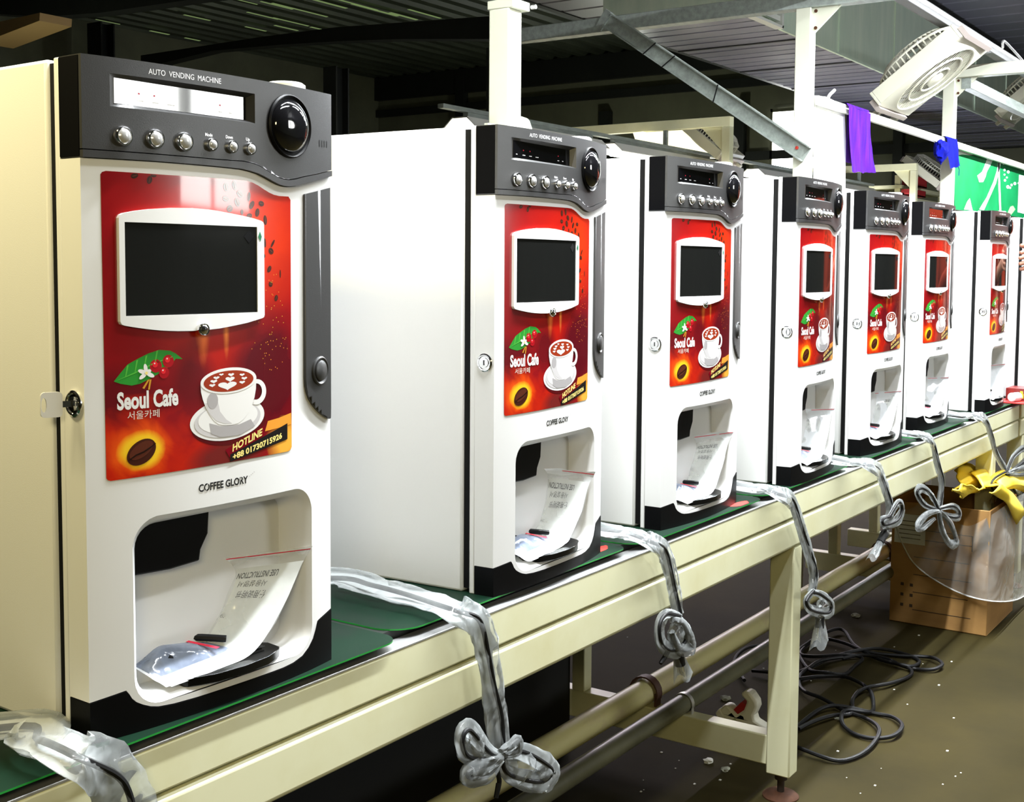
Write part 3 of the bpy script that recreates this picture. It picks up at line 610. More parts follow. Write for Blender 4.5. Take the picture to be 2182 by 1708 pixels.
cord('power cord in clear sleeve between first two machines, tied in a fat knot', [(712, 1228), (800, 1250), (900, 1276), (975, 1302)], [(1020, 1328), (1040, 1390), (1050, 1470), (1060, 1540), (1068, 1612)], -.042, (.075, .050, .050),
     loops_=[([(1068, 1612), (1040, 1600), (1000, 1555), (985, 1580), (1000, 1612), (1060, 1618)], .026), ([(1068, 1614), (1045, 1625), (1005, 1640), (1000, 1655), (1040, 1650), (1066, 1620)], .024), ([(1070, 1615), (1110, 1600), (1160, 1625), (1176, 1645), (1150, 1665), (1085, 1650), (1070, 1620)], .030), ([(1066, 1600), (1085, 1590), (1103, 1577), (1100, 1600), (1075, 1610)], .014)],
     blobs=[(1108, 1634, .024, 1.25, 1.0), (1155, 1648, .017, 1.15, .8), (1012, 1592, .018, .95, 1.1), (1022, 1640, .016, 1.2, .7)], tails=[[(1062, 1668), (1060, 1680), (1057, 1699)], [(1067, 1612), (1060, 1640), (1064, 1665), (1057, 1698)]], seed=2, hide_first=(1.05, .28, .07))
cord('power cord in clear sleeve between second and third machines, knotted with its plug below', [(1284, 1127), (1335, 1136), (1385, 1152)], [(1412, 1172), (1428, 1215), (1438, 1265), (1444, 1312)], -.040, (.066, .042, .038),
     loops_=[([(1448, 1312), (1420, 1308), (1405, 1335), (1412, 1375), (1440, 1385), (1462, 1360), (1450, 1325), (1432, 1318)], .024), ([(1432, 1320), (1455, 1330), (1472, 1365), (1470, 1382), (1445, 1380), (1430, 1345)], .022)],
     blobs=[(1440, 1352, .020, .95, 1.15)], tails=[[(1425, 1382), (1412, 1405), (1408, 1412), (1416, 1402), (1426, 1384)]], plug=((1443, 1385), (1455, 1440), .016), seed=3, hide_first=(1.70, .30, .07))
cord('power cord in clear sleeve hanging beside the near table leg, plug at its end', [(1572, 1034), (1625, 1040), (1660, 1052)], [(1688, 1070), (1706, 1120), (1724, 1180), (1734, 1225), (1730, 1262)], -.040, (.062, .042, .042),
     loops_=[([(1734, 1258), (1718, 1280), (1730, 1300), (1765, 1305), (1770, 1285), (1748, 1266), (1732, 1262)], .022)], blobs=[(1748, 1285, .0115, 1.2, .8)], plug=((1748, 1300), (1745, 1368), .027), seed=4, hide_first=(2.26, .30, .07))
cord('power cord in clear sleeve coming out between fourth and fifth machines', [(1782, 980), (1825, 984), (1852, 992)], [(1872, 1004), (1886, 1040), (1895, 1075), (1893, 1105)], -.040, (.060, .046, .036),
     loops_=[([(1895, 1100), (1915, 1070), (1922, 1085), (1912, 1108), (1885, 1118), (1882, 1106), (1898, 1100)], .022)], blobs=[(1898, 1100, .0105, 1.3, .8), (1888, 1135, .0125, 1.0, 1.1)], plug=((1890, 1125), (1862, 1182), .020), seed=5, hide_first=(2.80, .30, .07))
cord('power cord in clear sleeve tied in a four-loop bow before the cardboard box', [(1926, 922), (1955, 924), (1975, 932)], [(1988, 948), (1998, 990), (2006, 1030), (2000, 1085)], -.040, (.055, .040, .032),
     loops_=[([(1998, 1086), (1970, 1075), (1954, 1050), (1965, 1040), (1985, 1055), (1999, 1083)], .022), ([(1998, 1088), (1975, 1095), (1955, 1120), (1965, 1125), (1990, 1105)], .020), ([(2000, 1084), (2030, 1078), (2044, 1090), (2040, 1102), (2015, 1098), (2000, 1088)], .022), ([(2000, 1090), (2008, 1130), (2025, 1158), (2038, 1152), (2025, 1115), (2003, 1090)], .024)], blobs=[(2000, 1085, .0075, 1, 1)], seed=6, hide_first=(3.40, .30, .07))
cord('power cord in clear sleeve nearest the right edge, bow over the yellow sheets', [(2032, 884), (2060, 884), (2082, 888)], [(2100, 896), (2112, 930), (2122, 965), (2146, 1006)], -.040, (.052, .040, .028),
     loops_=[([(2146, 1004), (2158, 975), (2180, 955), (2196, 960), (2180, 985), (2150, 1006)], .022), ([(2147, 1007), (2175, 998), (2205, 995), (2205, 1008), (2150, 1012)], .022), ([(2148, 1010), (2170, 1025), (2182, 1045), (2172, 1060), (2155, 1035)], .026)], tails=[[(2146, 1004), (2120, 1018), (2112, 1035), (2125, 1050), (2142, 1030), (2146, 1008)]], plug=((2142, 1012), (2118, 1062), .012), seed=7, hide_first=(3.98, .30, .07))
#@@PART2

# ------------------------------------------------------------------ overhead frames of the first line
def frame(x, y, ztop, label, arm=None, gus=False, cap=False, base=False, m=CREAMW, arm_m=None, group='white posts behind the table', cat='post'):
    t = thing('frame_post', label, cat, (x, y, -.66), 0, group); w = .055
    MB().box((0, 0, 0), (.053, w, ztop+.66), m).build('post', t, bevel=.003)
    if arm: MB().box((-.001, arm[0]-y, ztop+.66), (.054, arm[1]-y, ztop+.66+.056), arm_m or m).build('top_arm', t, bevel=.003)
    if gus:
        mb = MB(); mb.prism([(0, ztop-.092+.66), (0, ztop+.66), (-.100, ztop+.66)], lambda p, s: (.020 if s == 0 else .030, p[0], p[1]), m); g = mb.build('corner_gusset', t)
        mb = MB(); mb.lathe([(.006, 0), (.006, .004), (0, .005)], (.019, -.012, ztop-.07+.66), (-1, 0, 0), mat('rust', (0, 0, 0)), 8); mb.lathe([(.006, 0), (.006, .004), (0, .005)], (.019, -.012, ztop-.012+.66), (-1, 0, 0), mat('rust', (0, 0, 0)), 8); mb.build('bolt', g)
    if cap:
        mb = MB().box((.0, -.012, ztop+.66), (.068, .06, ztop+.68), m); mb.build('top_plate', t, bevel=.002)
        mb = MB().lathe([(.005, 0), (.005, .012), (0, .013)], (.062, -.02, ztop+.668), (0, -1, 0), ALU, 10); mb.build('bolt', t)
    if base:
        mb = MB(); mb.prism([(.052, 1.51), (.078, 1.508), (.088, 1.503), (.118, 1.455), (.118, 1.40), (.052, 1.40)], lambda p, s: (p[0], .0 if s == 0 else .008, p[1]), m); mb.build('base_gusset', t)
        MB().box((-.05, .02, 1.478), (.0, .03, 1.486), m).build('cable_hook', t)
    return t
frame(2.213, .60, 1.087, 'nearest white square post, rising behind the second vending machine', None, False, True, True)
frame(4.050, .60, 1.412, 'white square post joined by the slanting zinc channel', (-.25, 1.86), True, arm_m=GALVD)
frame(5.912, .60, 1.412, 'white square post where the blue rag hangs', (-.25, .655), True)
mb = MB(); mb.box((4.103, .584, 1.083), (9.2, .600, 1.115), CREAMW); hr = tag(mb.build('hanging_rail', bevel=.002), 'long white rail between the posts on which the cloths hang', 'rail')
mb = MB(); c0 = Vector((4.049, 1.405, 1.452)); c1 = Vector((4.049, .600, .905)); d = (c1-c0).normalized(); n_ = Vector((1, 0, 0)).cross(d)
for a_, b_, w_, h_, oy in ((c0, c1, .004, .058, 0),): mb.beam(a_, b_, .004, .058, GALVD, up=n_)
for s_ in (-1, 1): mb.beam(c0+n_*(.027*s_)+Vector((-.012, 0, 0)), c1+n_*(.027*s_)+Vector((-.012, 0, 0)), .026, .004, GALVD, up=n_)
br = tag(mb.build('slanting_channel'), 'slanting dull zinc channel running down to the second white post', 'channel')
for f_ in (.235, .335, .575):
    p = c0+(c1-c0)*f_; mb = MB(); sk = d*(.012 if f_ < .5 else -.010)
    mb.beam(p+n_*.031+Vector((-.027, 0, 0))-sk, p-n_*.031+Vector((-.027, 0, 0))+sk, .003, .004, CABLE); mb.build('cable_tie', br)
mb = MB(); mb.lathe([(.006, 0), (.006, .004), (0, .005)], c0+(c1-c0)*.955+Vector((-.006, 0, 0)), (-1, 0, 0), mat('bolt_red', (.35, .02, .01), .5), 10); mb.build('bolt', br)
mb = MB(); P_ = c0+d*-.02; mb.beam(P_+n_*.05, P_-n_*.03, .02, .03, GALVD, up=d); mb.build('end_bracket', br)
# pipe trunking on the arms
st = thing('pipe_trunking', 'long dark metal strip carrying a shiny pipe, high on the frame arms', 'trunking', (.8, .40, 1.475))
MB().box((0, -.022, 0), (8.6, .022, .022), mat('strip_dark', (.09, .09, .09), .5)).build('strip_body', st, bevel=.002)
mb = MB(); mb.tube([(0, -.006, .036), (8.6, -.006, .036)], .0155, mat('bright_pipe', (.80, .80, .79), .22, .6), 16); mb.build('shiny_pipe', st)
TUBE = mat('lit_tube', (.9, .9, .9), .4, emit=(1.0, .99, .93), estr=16.0)
for xx in (5.02, 5.9):
    mb = MB(); mb.tube(catmull([(xx+.05, -.02, .05), (xx+.02, -.03, .075), (xx+.25, -.02, .07), (xx+.45, -.02, .05)], 6), .006, ALU, 8); mb.build('wire_loop', st)
mb = MB(); mb.box((5.93, .53, 1.36), (9.2, .575, 1.41), GALVD); tag(mb.build('cable_tray', bevel=.002), 'grey steel cable tray running away to the right under the far frame arm', 'cable tray')
# fans
def fan(pA, pB, pC, label, name='box_fan'):   # bottom-left, bottom-right, top-left corners of the grille face
    pA, pB, pC = map(Vector, (pA, pB, pC)); ux = (pB-pA); uy = (pC-pA); w = ux.length; h = uy.length; ux.normalize(); uy.normalize(); n = ux.cross(uy).normalized()
    if n.z > 0: n = -n                        # n points out of the grille, downwards
    if ux.cross(uy).dot(n) > 0: ux = -ux; 
    t = thing(name, label, 'fan', (pA+pB)/2, 0, 'box fans over the lines'); M = Matrix((ux, uy, -n)).transposed().to_4x4(); t.rotation_euler = M.to_euler()
    FW = mat('fan_ivory', (.50, .49, .40), .4); DK = mat('fan_dark', (.02, .02, .014), .7)
    def ringbox(mb, x0, x1, y0, y1, z0, z1, e, m):
        for a, b in (((x0, y0), (x1, y0+e)), ((x0, y1-e), (x1, y1)), ((x0, y0+e), (x0+e, y1-e)), ((x1-e, y0+e), (x1, y1-e))): mb.box((a[0], a[1], z0), (b[0], b[1], z1), m)
    mb = MB(); ringbox(mb, -w/2, w/2, 0, h, .012, .075, .012, FW); mb.build('housing', t, bevel=.002)
    R = min(w, h)*.45; cy = h/2; mb = MB(); N = 48
    L = [[Vector((0+w/2*max(-1, min(1, 1.35*math.cos(a))), cy+h/2*max(-1, min(1, 1.35*math.sin(a))), .012)) for a in [2*PI*k/N for k in range(N)]], [Vector((R*math.cos(a), cy+R*math.sin(a), .004)) for a in [2*PI*k/N for k in range(N)]], [Vector((R*.985*math.cos(a), cy+R*.985*math.sin(a), .03)) for a in [2*PI*k/N for k in range(N)]]]
    mb.loops(L, FW); mb.build('front_plate', t)
    mb = MB()
    for k in range(-9, 10):
        x = R*k/10; hh = math.sqrt(max(0, R*R-x*x))
        mb.beam((x-.012, cy-hh, .006), (x+.012, cy+hh, .006), .0040, .0012, FW, up=Vector((0, 0, 1)))
    for rr_ in (.36, .68, .985):
        q = [(R*rr_*math.cos(a), cy+R*rr_*math.sin(a), .004) for a in [2*PI*k/40 for k in range(41)]]; mb.tube(q, .0045, FW, 6, False)
    mb.lathe([(R*.2, 0), (R*.2, .008), (0, .012)], (0, cy, .006), (0, 0, -1), FW, 24); mb.build('front_grille', t)
    mb = MB(); mb.lathe([(.035, 0), (.035, .05), (0, .05)], (0, cy, .02), (0, 0, 1), DK, 16); mb.lathe([(R*1.0, .066), (R*1.0, .068), (R*.3, .069), (R*.3, .066)], (0, cy, 0), (0, 0, 1), DK, 40)  # dark disc added so the grille slots show a dark interior
    for k in range(5):
        a = 2*PI*k/5; p = [(.03*math.cos(a-.5), cy+.03*math.sin(a-.5), .03), (R*.9*math.cos(a-.3), cy+R*.9*math.sin(a-.3), .035), (R*.9*math.cos(a+.3), cy+R*.9*math.sin(a+.3), .055), (.03*math.cos(a+.5), cy+.03*math.sin(a+.5), .05)]
        mb.add(p+[(q[0], q[1], q[2]+.002) for q in p], [(0, 1, 2, 3), (7, 6, 5, 4), (0, 4, 5, 1), (1, 5, 6, 2), (2, 6, 7, 3), (3, 7, 4, 0)], DK)
    mb.build('fan_blades', t)
    mb = MB()
    for k in range(44):
        a = 2*PI*k/44; q = [(R*1.02*math.cos(a), cy+R*1.02*math.sin(a), .07), (R*1.0*math.cos(a), cy+R*1.0*math.sin(a), .115), (R*.80*math.cos(a), cy+R*.80*math.sin(a), .14), (R*.2*math.cos(a), cy+R*.2*math.sin(a), .15)]; mb.tube(q, .0042, FW, 5)
    for rr_, zz in ((1.02, .072), (1.0, .115), (.8, .14), (.2, .15)):
        mb.tube([(R*rr_*math.cos(a), cy+R*rr_*math.sin(a), zz) for a in [2*PI*k/40 for k in range(41)]], .005, FW, 6, False)
    mb.build('rear_guard', t)
    for yy in (-.022, h+.002):
        MB().box((-w/2+.03, yy, .0), (w/2-.01, yy+.02, .05), mat('bracket_brown', (.30, .26, .24), .5)).build('mount_bracket', t)
    for xx in (-w*.36, w*.22): MB().box((xx, -.055, .01), (xx+.03, -.02, .03), FW).build('foot_tab', t)
    return t
fA = at(1875, 236, 1, .600); fB = at(1937, 256, 1, .600); fA.z = fB.z = 1.152; fB.x = fA.x+.40
fan(fA, fB, fA+Vector((0, -.318, .243)), 'large ivory box fan tilted between the hanging rail and the lamp strip')
fA2 = at(2135, 254, 1, .85); fan(fA2, fA2+Vector((.40, 0, 0)), fA2+Vector((0, -.30, .26)), 'smaller looking box fan farther off, half cut by the right edge')
# cloths, board and banner on the rail
def hang(name, px_top, px_bot, y, label, cat, m, drop=None, seed=0, nx=14, nz=22, wav=.008, thick=.002):
    (u0, v0), (u1, v1) = px_top; (a0, b0), (a1, b1) = px_bot
    TL, TR, BL_, BR = at(u0, v0, 1, y), at(u1, v1, 1, y), at(a0, b0, 1, y), at(a1, b1, 1, y); o = Vector(TL); F = []
    for i in range(nz+1):
        f = i/nz; l = []
        for j in range(nx+1):
            g = j/nx; p = (TL*(1-g)+TR*g)*(1-f)+(BL_*(1-g)+BR*g)*f
            q = noise.noise(Vector((g*3.2+seed, f*1.5, 0)))*wav*(.3+f)
            l.append(p-o+Vector((noise.noise(Vector((seed, f*3, g)))*wav*.8*f, q-.003, noise.noise(Vector((g*5, seed, 4)))*wav*.6*f)))
        F.append(l)
    mb = MB(); mb.loops(F, m, False); return mb, o
PUR = mat('purple_cloth', (.022, .002, .19), .9, spec=.08, scale=14, col2=(.085, .007, .25), stretch=(3.5, 3.5, .35), bump=.5, bscale=300); PURD = mat('purple_cloth_back', (.08, .008, .25), .8)
t = thing('purple_cloth', 'bright purple towel hung over the white rail', 'cloth', at(1808, 227, 1, .585))
mb, o = hang('c', ((1807, 226), (1854, 242)), ((1812, 366), (1859, 368)), .574, '', '', PUR, seed=2, wav=.014); f_ = mb.build('front_fall', t); f_.location = o-t.location
mb, o = hang('c', ((1803, 238), (1840, 252)), ((1797, 346), (1835, 352)), .612, '', '', PURD, seed=4, wav=.01); f_ = mb.build('back_fall', t); f_.location = o-t.location
a_ = at(1807, 226, 1, .574); b_ = at(1854, 242, 1, .574); mb = MB(); mb.loops([[Vector((x, .574+.0, 1.108)) for x in (a_.x, b_.x)], [Vector((x, .580, 1.119)) for x in (a_.x, b_.x)], [Vector((x, .604, 1.119)) for x in (a_.x, b_.x)], [Vector((x, .612, 1.105)) for x in (a_.x, b_.x)]], PUR, False)
f_ = mb.build('top_fold', t); f_.location = -t.location; f_.data.transform(Matrix.Identity(4))
BLU = mat('blue_cloth', (.002, .005, .22), .9, spec=.08, scale=20, col2=(.002, .003, .12), bump=.4, bscale=250)
t = thing('blue_rag', 'bright blue rag knotted over the white rail', 'cloth', at(2018, 293, 1, .585))
mb, o = hang('c', ((2017, 291), (2038, 297)), ((2021, 361), (2044, 354)), .574, '', '', BLU, seed=7, wav=.010, nx=8); f_ = mb.build('hanging_end', t); f_.location = o-t.location
mb = MB(); c = at(2006, 322, 1, .576); blob(mb, c-t.location, .055, BLU, 5, 1.0, .5, .95, .35); mb.build('bundled_end', t)
mb = MB(); a_ = at(2017, 292, 1, .574); b_ = at(2038, 297, 1, .574); mb.loops([[Vector((x, .574, 1.10)) for x in (a_.x, b_.x)], [Vector((x, .580, 1.119)) for x in (a_.x, b_.x)], [Vector((x, .604, 1.119)) for x in (a_.x, b_.x)], [Vector((x, .610, 1.06)) for x in (a_.x, b_.x)]], BLU, False); f_ = mb.build('top_fold', t); f_.location = -t.location
mb = MB(); mb.tube([at(2042, 354, 1, .573)-t.location, at(2044, 362, 1, .573)-t.location, at(2043, 374, 1, .573)-t.location], .0015, BLU, 5); mb.build('loose_thread', t)
WB = mat('white_board', (.84, .84, .82), .5)
pl_ = [at(u, v, 1, .602) for u, v in ((1738, 232), (1738, 203), (1762, 206), (1778, 214), (1800, 226), (1803, 300), (1801, 470), (1738, 470))]
mb = MB(); mb.prism([(p.x, p.z) for p in pl_], lambda p, s: (p[0], .602 if s == 0 else .612, p[1]), WB); t = tag(mb.build('white_board', bevel=.002), 'tall plain white board fixed behind the hanging rail beside the post', 'board')
mb = MB(); q = [at(u, v, 1, .601) for u, v in ((1764, 210), (1768, 202), (1774, 196), (1778, 192))]; mb.tube(catmull(q, 5), .006, WB, 8); mb.build('tie_end', t)
t = thing('green_banner', 'bright green banner with white swirls hanging under the rail', 'banner', at(2035, 325, 1, .62))
GB = mat('green_banner_print', (.0, .19, .050), .5, scale=5, col2=(.004, .27, .085)); BW = mat('banner_white', (.85, .88, .86), .5)
def bpoly(px, m, off, name=None):
    q = [at(u, v, 1, .62)-t.location for u, v in px]; mb = MB(); mb.prism([(p.x, p.z) for p in q], lambda p, s: (p[0], -off if s == 0 else (-off+.0006 if off else .002), p[1]), m); return mb
mb = bpoly([(2035, 318), (2240, 372), (2240, 480), (2170, 462), (2034, 446)], GB, 0)
for px in ([(2035, 318), (2095, 334), (2106, 336), (2090, 330), (2078, 327), (2066, 331), (2050, 329), (2035, 332)], [(2104, 334), (2118, 335), (2110, 352), (2102, 366), (2100, 376), (2094, 388), (2086, 388), (2082, 374), (2092, 366), (2098, 352)], [(2128, 340), (2134, 342), (2122, 390), (2104, 430), (2096, 448), (2086, 446), (2102, 420), (2116, 388), (2124, 362)], [(2054, 446), (2060, 430), (2066, 422), (2069, 436), (2072, 448)], [(2126, 344), (2129, 345), (2133, 450), (2129, 450), (2127, 395)],
           [(2171, 372), (2240, 388), (2240, 470), (2168, 452)]):
    b2 = bpoly(px, BW, .0015); mb.add(b2.v, b2.f, BW)
for u, v, r in ((2138, 349, 2.2), (2140, 362, 2.5), (2148, 366, 3), (2141, 384, 2.6), (2147, 398, 3.4), (2155, 394, 2.5), (2162, 391, 3), (2140, 372, 2), (2145, 378, 2), (2152, 400, 2.2), (2170, 390, 2)):
    b2 = bpoly([(u+r*math.cos(a), v+r*1.15*math.sin(a)) for a in [2*PI*k/9 for k in range(9)]], BW, .0015); mb.add(b2.v, b2.f, BW)
b2 = bpoly([(2106, 350), (2110, 345), (2104, 362), (2098, 376), (2092, 382), (2094, 374)], mat('banner_pale_blue', (.45, .75, .80), .5), .0022); mb.add(b2.v, b2.f, mat('banner_pale_blue', (0, 0, 0)))
b2 = bpoly([(2152, 440), (2158, 438), (2163, 446), (2150, 462), (2144, 458)], mat('banner_lime', (.35, .8, .30), .5), .0022); mb.add(b2.v, b2.f, mat('banner_lime', (0, 0, 0)))
mb.build('printed_sheet', t)

# ------------------------------------------------------------------ building shell
def struct(o): o['kind'] = 'structure'; return o
struct(MB().box((-7, -6.2, -.70), (15.2, 12.2, -.66), mat('concrete', (.040, .031, .009), .8, spec=.08, scale=1.6, col2=(.018, .015, .005), bump=.15, bscale=30)).build('floor'))
OLIVE = mat('olive_wall', (.15, .155, .10), .7, scale=2, var=.25)
struct(MB().box((15.0, -6.2, -.66), (15.2, 12.2, 4.2), OLIVE).build('wall_end'))
struct(MB().box((-7.2, 12.0, -.66), (15.2, 12.2, 4.2), OLIVE).build('wall_back'))
struct(MB().box((-7.2, -6.2, -.66), (-7.0, 12.2, 4.2), OLIVE).build('wall_camera_side'))
# front wall (opposite the machines, behind the photographer) with daylight windows
WOP = [(4.25, 6.35)]; z0w, z1w = .86, 2.3
mb = MB(); xs = [-7.2]+[v for p in sorted(WOP) for v in p]+[15.2]
mb.box((-7.2, -6.2, -.66), (15.2, -6.0, z0w), OLIVE); mb.box((-7.2, -6.2, z1w), (15.2, -6.0, 4.2), OLIVE)
for k in range(0, len(xs), 2): mb.box((xs[k], -6.2, z0w), (xs[k+1], -6.0, z1w), OLIVE)
struct(mb.build('wall_front'))
DAY = mat('daylight_pane', (.8, .8, .8), .3, emit=(.98, 1.0, .97), estr=9.0)
for k, (a, b) in enumerate(sorted(WOP)):
    w_ = struct(MB().box((a, -6.15, z0w), (b, -6.12, z1w), DAY).build('window_%d' % (k+2)))
    mb = MB(); fm = mat('window_frame', (.10, .10, .09), .5)
    for z in (z0w, z1w-.05): mb.box((a, -6.12, z), (b, -6.04, z+.05), fm)
    for x in (a, (a+b)/2-.025, b-.05): mb.box((x, -6.12, z0w), (x+.05, -6.04, z1w), fm)
    mb.build('window_frame', w_)
# ceiling: low ribbed slab over the lines, higher dark corrugated roof beyond
CEIL = mat('ribbed_ceiling', (.17, .17, .205), .42, .1, scale=1.2, var=.25)
mb = MB(); pr_ = []; x = 3.2
while x < 15.0:
    pr_ += [(x, 2.700), (x+.30, 2.700), (x+.315, 2.708), (x+.345, 2.708), (x+.36, 2.700)]; x += .36
mb.loops([[Vector((x, -6.1, z)) for x, z in pr_], [Vector((x, 4.72, z)) for x, z in pr_]], CEIL, False); mb.box((3.2, 4.70, 2.69), (15, 4.76, 2.78), DARKST); mb.box((-7.0, -6.1, 2.78), (15.0, 4.72, 2.84), CEIL); struct(mb.build('ceiling', ang=20))
ROOF = mat('corrugated_roof', (.075, .088, .060), .45, .3, scale=2.5, col2=(.035, .042, .03), stretch=(.4, 3, 1))
mb = MB(); pr_ = []; y = 4.72
while y < 12.0:
    pr_ += [(y, 3.50), (y+.11, 3.50), (y+.14, 3.56), (y+.24, 3.56), (y+.27, 3.50)]; y += .28
mb.loops([[Vector((-7, y, z)) for y, z in pr_], [Vector((15, y, z)) for y, z in pr_]], ROOF, False); struct(mb.build('ceiling_roof', ang=20))
LEAK = mat('daylight_gap', (.1, .2, .05), .5, emit=(.55, .75, .30), estr=.16)
rr = random.Random(11); mb = MB()
for (u, v, l) in ((590, 12, .5), (640, 22, .9), (700, 8, .6), (560, 34, .5), (620, 47, .6), (420, 38, .4), (520, 3, .4), (545, 62, .35), (610, 60, .4), (680, 62, .3), (230, 47, .35), (232, 70, .4), (235, 92, .4), (340, 70, .3), (410, 84, .25), (380, 98, .3), (800, 22, .8), (860, 35, .5), (760, 10, .7), (905, 30, .6)):
    p = at(u, v, 2, 3.46 if u < 1500 else 2.69); w_ = .008+.014*rr.random(); mb.box((p.x-l/2, p.y-w_, p.z), (p.x+l/2, p.y+w_, p.z+.004), LEAK)
lk_ = struct(mb.build('trim_daylight_gaps'))
def ypoly(px, X, th): return [(p.y, p.z) for p in [at(u, v, 0, X) for u, v in px]]
mb = MB(); mb.prism(ypoly([(300, 160), (348, 134), (453, 108), (600, 95), (716, 88), (853, 83), (1062, 83), (1062, 33), (880, 46), (716, 58), (560, 78), (300, 118)], 9.5, .1), lambda p, s: (9.5+.15*s, p[0], p[1]), DARKST)
tag(mb.build('roof_beam'), 'dark steel roof beam spanning behind the nearest white post', 'roof beam', 'dark roof beams')
mb = MB(); mb.prism(ypoly([(-60, 26), (90, 36), (215, 27), (400, 0), (520, -16), (520, -70), (-60, -70)], 6.5, .1), lambda p, s: (6.5+.15*s, p[0], p[1]), DARKST)
tag(mb.build('roof_beam'), 'black roof beam crossing the upper left corner of the photo', 'roof beam', 'dark roof beams')
for u0, u1, X, ztop, lb in ((188, 217, 9.3, 3.4, 'dark steel column rising behind the top of the nearest machine'), (689, 716, 9.3, 2.55, 'dark steel column rising just right of the nearest machine'), (1036, 1060, 9.3, 2.55, 'dark steel column half hidden by the nearest white post')):
    a_ = at(u0, 200, 0, X).y; b_ = at(u1, 200, 0, X).y; yl, yr = max(a_, b_), min(a_, b_); mb = MB(); w = yl-yr
    mb.box((X, yr, -.66), (X+.02, yl, ztop), DARKST); mb.box((X+.18, yr, -.66), (X+.2, yl, ztop), DARKST); mb.box((X+.02, (yl+yr)/2-.01, -.66), (X+.18, (yl+yr)/2+.01, ztop), DARKST); tag(mb.build('steel_column'), lb, 'column', 'dark steel columns')
for u0, u1, lb in ((971, 989, 'dark wall post left of the nearest white post, far back'), (1277, 1298, 'dark wall post seen above the third machine, far back'), (1566, 1585, 'dark wall post seen left of the bright window'), (1905, 1925, 'dark wall post seen right of the purple cloth')):
    a_ = at(u0, 250, 0, 14.9).y; b_ = at(u1, 250, 0, 14.9).y; tag(MB().box((14.88, min(a_, b_), -.66), (15.0, max(a_, b_), 3.5 if u0 < 1200 else 2.7), DARKST).build('wall_post'), lb, 'post', 'dark posts on the end wall')
for (u, v), lb in (((900, 233), 'upper'), ((1850, 318), 'lower')):
    z = at(u, v, 0, 14.9).z; struct(MB().box((14.93, -6, z-.06), (15.0, 12, z+.05), DARKST).build('trim_%d' % (1 if lb == 'upper' else 2)))
struct(MB().box((14.90, 4.6, 3.15), (15.0, 12, 3.5), DARKST).build('trim_3'))  # dark band built where the wall top only falls into shadow
w_ = struct(MB().box((14.955, 4.62, 1.75), (14.975, 5.285, 2.55), DAY).build('window_1')); mb = MB()
for z in (1.72, 2.53): mb.box((14.93, 4.6, z), (14.98, 5.30, z+.04), OLIVE)
for y in (4.6, 5.27): mb.box((14.93, y, 1.72), (14.98, y+.03, 2.57), OLIVE)
mb.build('window_frame', w_)
# galvanised duct
t = thing('air_duct', 'large galvanised air duct running away overhead at the upper right', 'duct', (6.31, 1.9, 1.947))
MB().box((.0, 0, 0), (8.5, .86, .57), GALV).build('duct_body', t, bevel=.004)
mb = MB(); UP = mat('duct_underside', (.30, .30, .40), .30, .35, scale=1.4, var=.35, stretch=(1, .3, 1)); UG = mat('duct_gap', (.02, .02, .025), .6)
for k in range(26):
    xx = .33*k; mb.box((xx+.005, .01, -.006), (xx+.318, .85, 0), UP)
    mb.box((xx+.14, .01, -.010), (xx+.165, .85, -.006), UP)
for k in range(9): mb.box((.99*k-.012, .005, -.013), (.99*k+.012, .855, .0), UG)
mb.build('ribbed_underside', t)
mb = MB()
for k in range(8): mb.box((.44+1.18*k, -.010, -.002), (.455+1.18*k, 0, .57), GALV)
for zz in (-.014, .57): mb.box((0, -.012, zz), (8.5, .006, zz+.014), GALV)
mb.build('seam_flanges', t)
mb = MB(); LV = mat('louvre_white', (.75, .76, .72), .45)
for k in range(3): mb.box((.0, -.035+.0*k, .02+.05*k), (.54, -.012, .05+.05*k), LV)
mb.box((-.02, -.05, -.02), (.0, .0, .57), LV); mb.box((.54, -.05, -.02), (.56, 0, .30), LV); mb.box((-.02, -.05, -.022), (.56, 0, -.006), LV)
mb.box((.02, -.012, .2), (.52, -.004, .56), LV)
mb.build('end_louvre', t)
# tan board under the roof, upper left
pl_ = [at(u, v, 0, 6.0) for u, v in ((-40, 55), (85, 27), (84, 44), (-40, 92))]; mb = MB(); mb.prism([(p.y, p.z) for p in pl_], lambda p, s: (6.0+.3*s, p[0], p[1]), mat('tan_panel', (.36, .23, .09), .6)); tag(mb.build('tan_panel'), 'tan insulated panel under the roof in the upper left corner', 'panel')

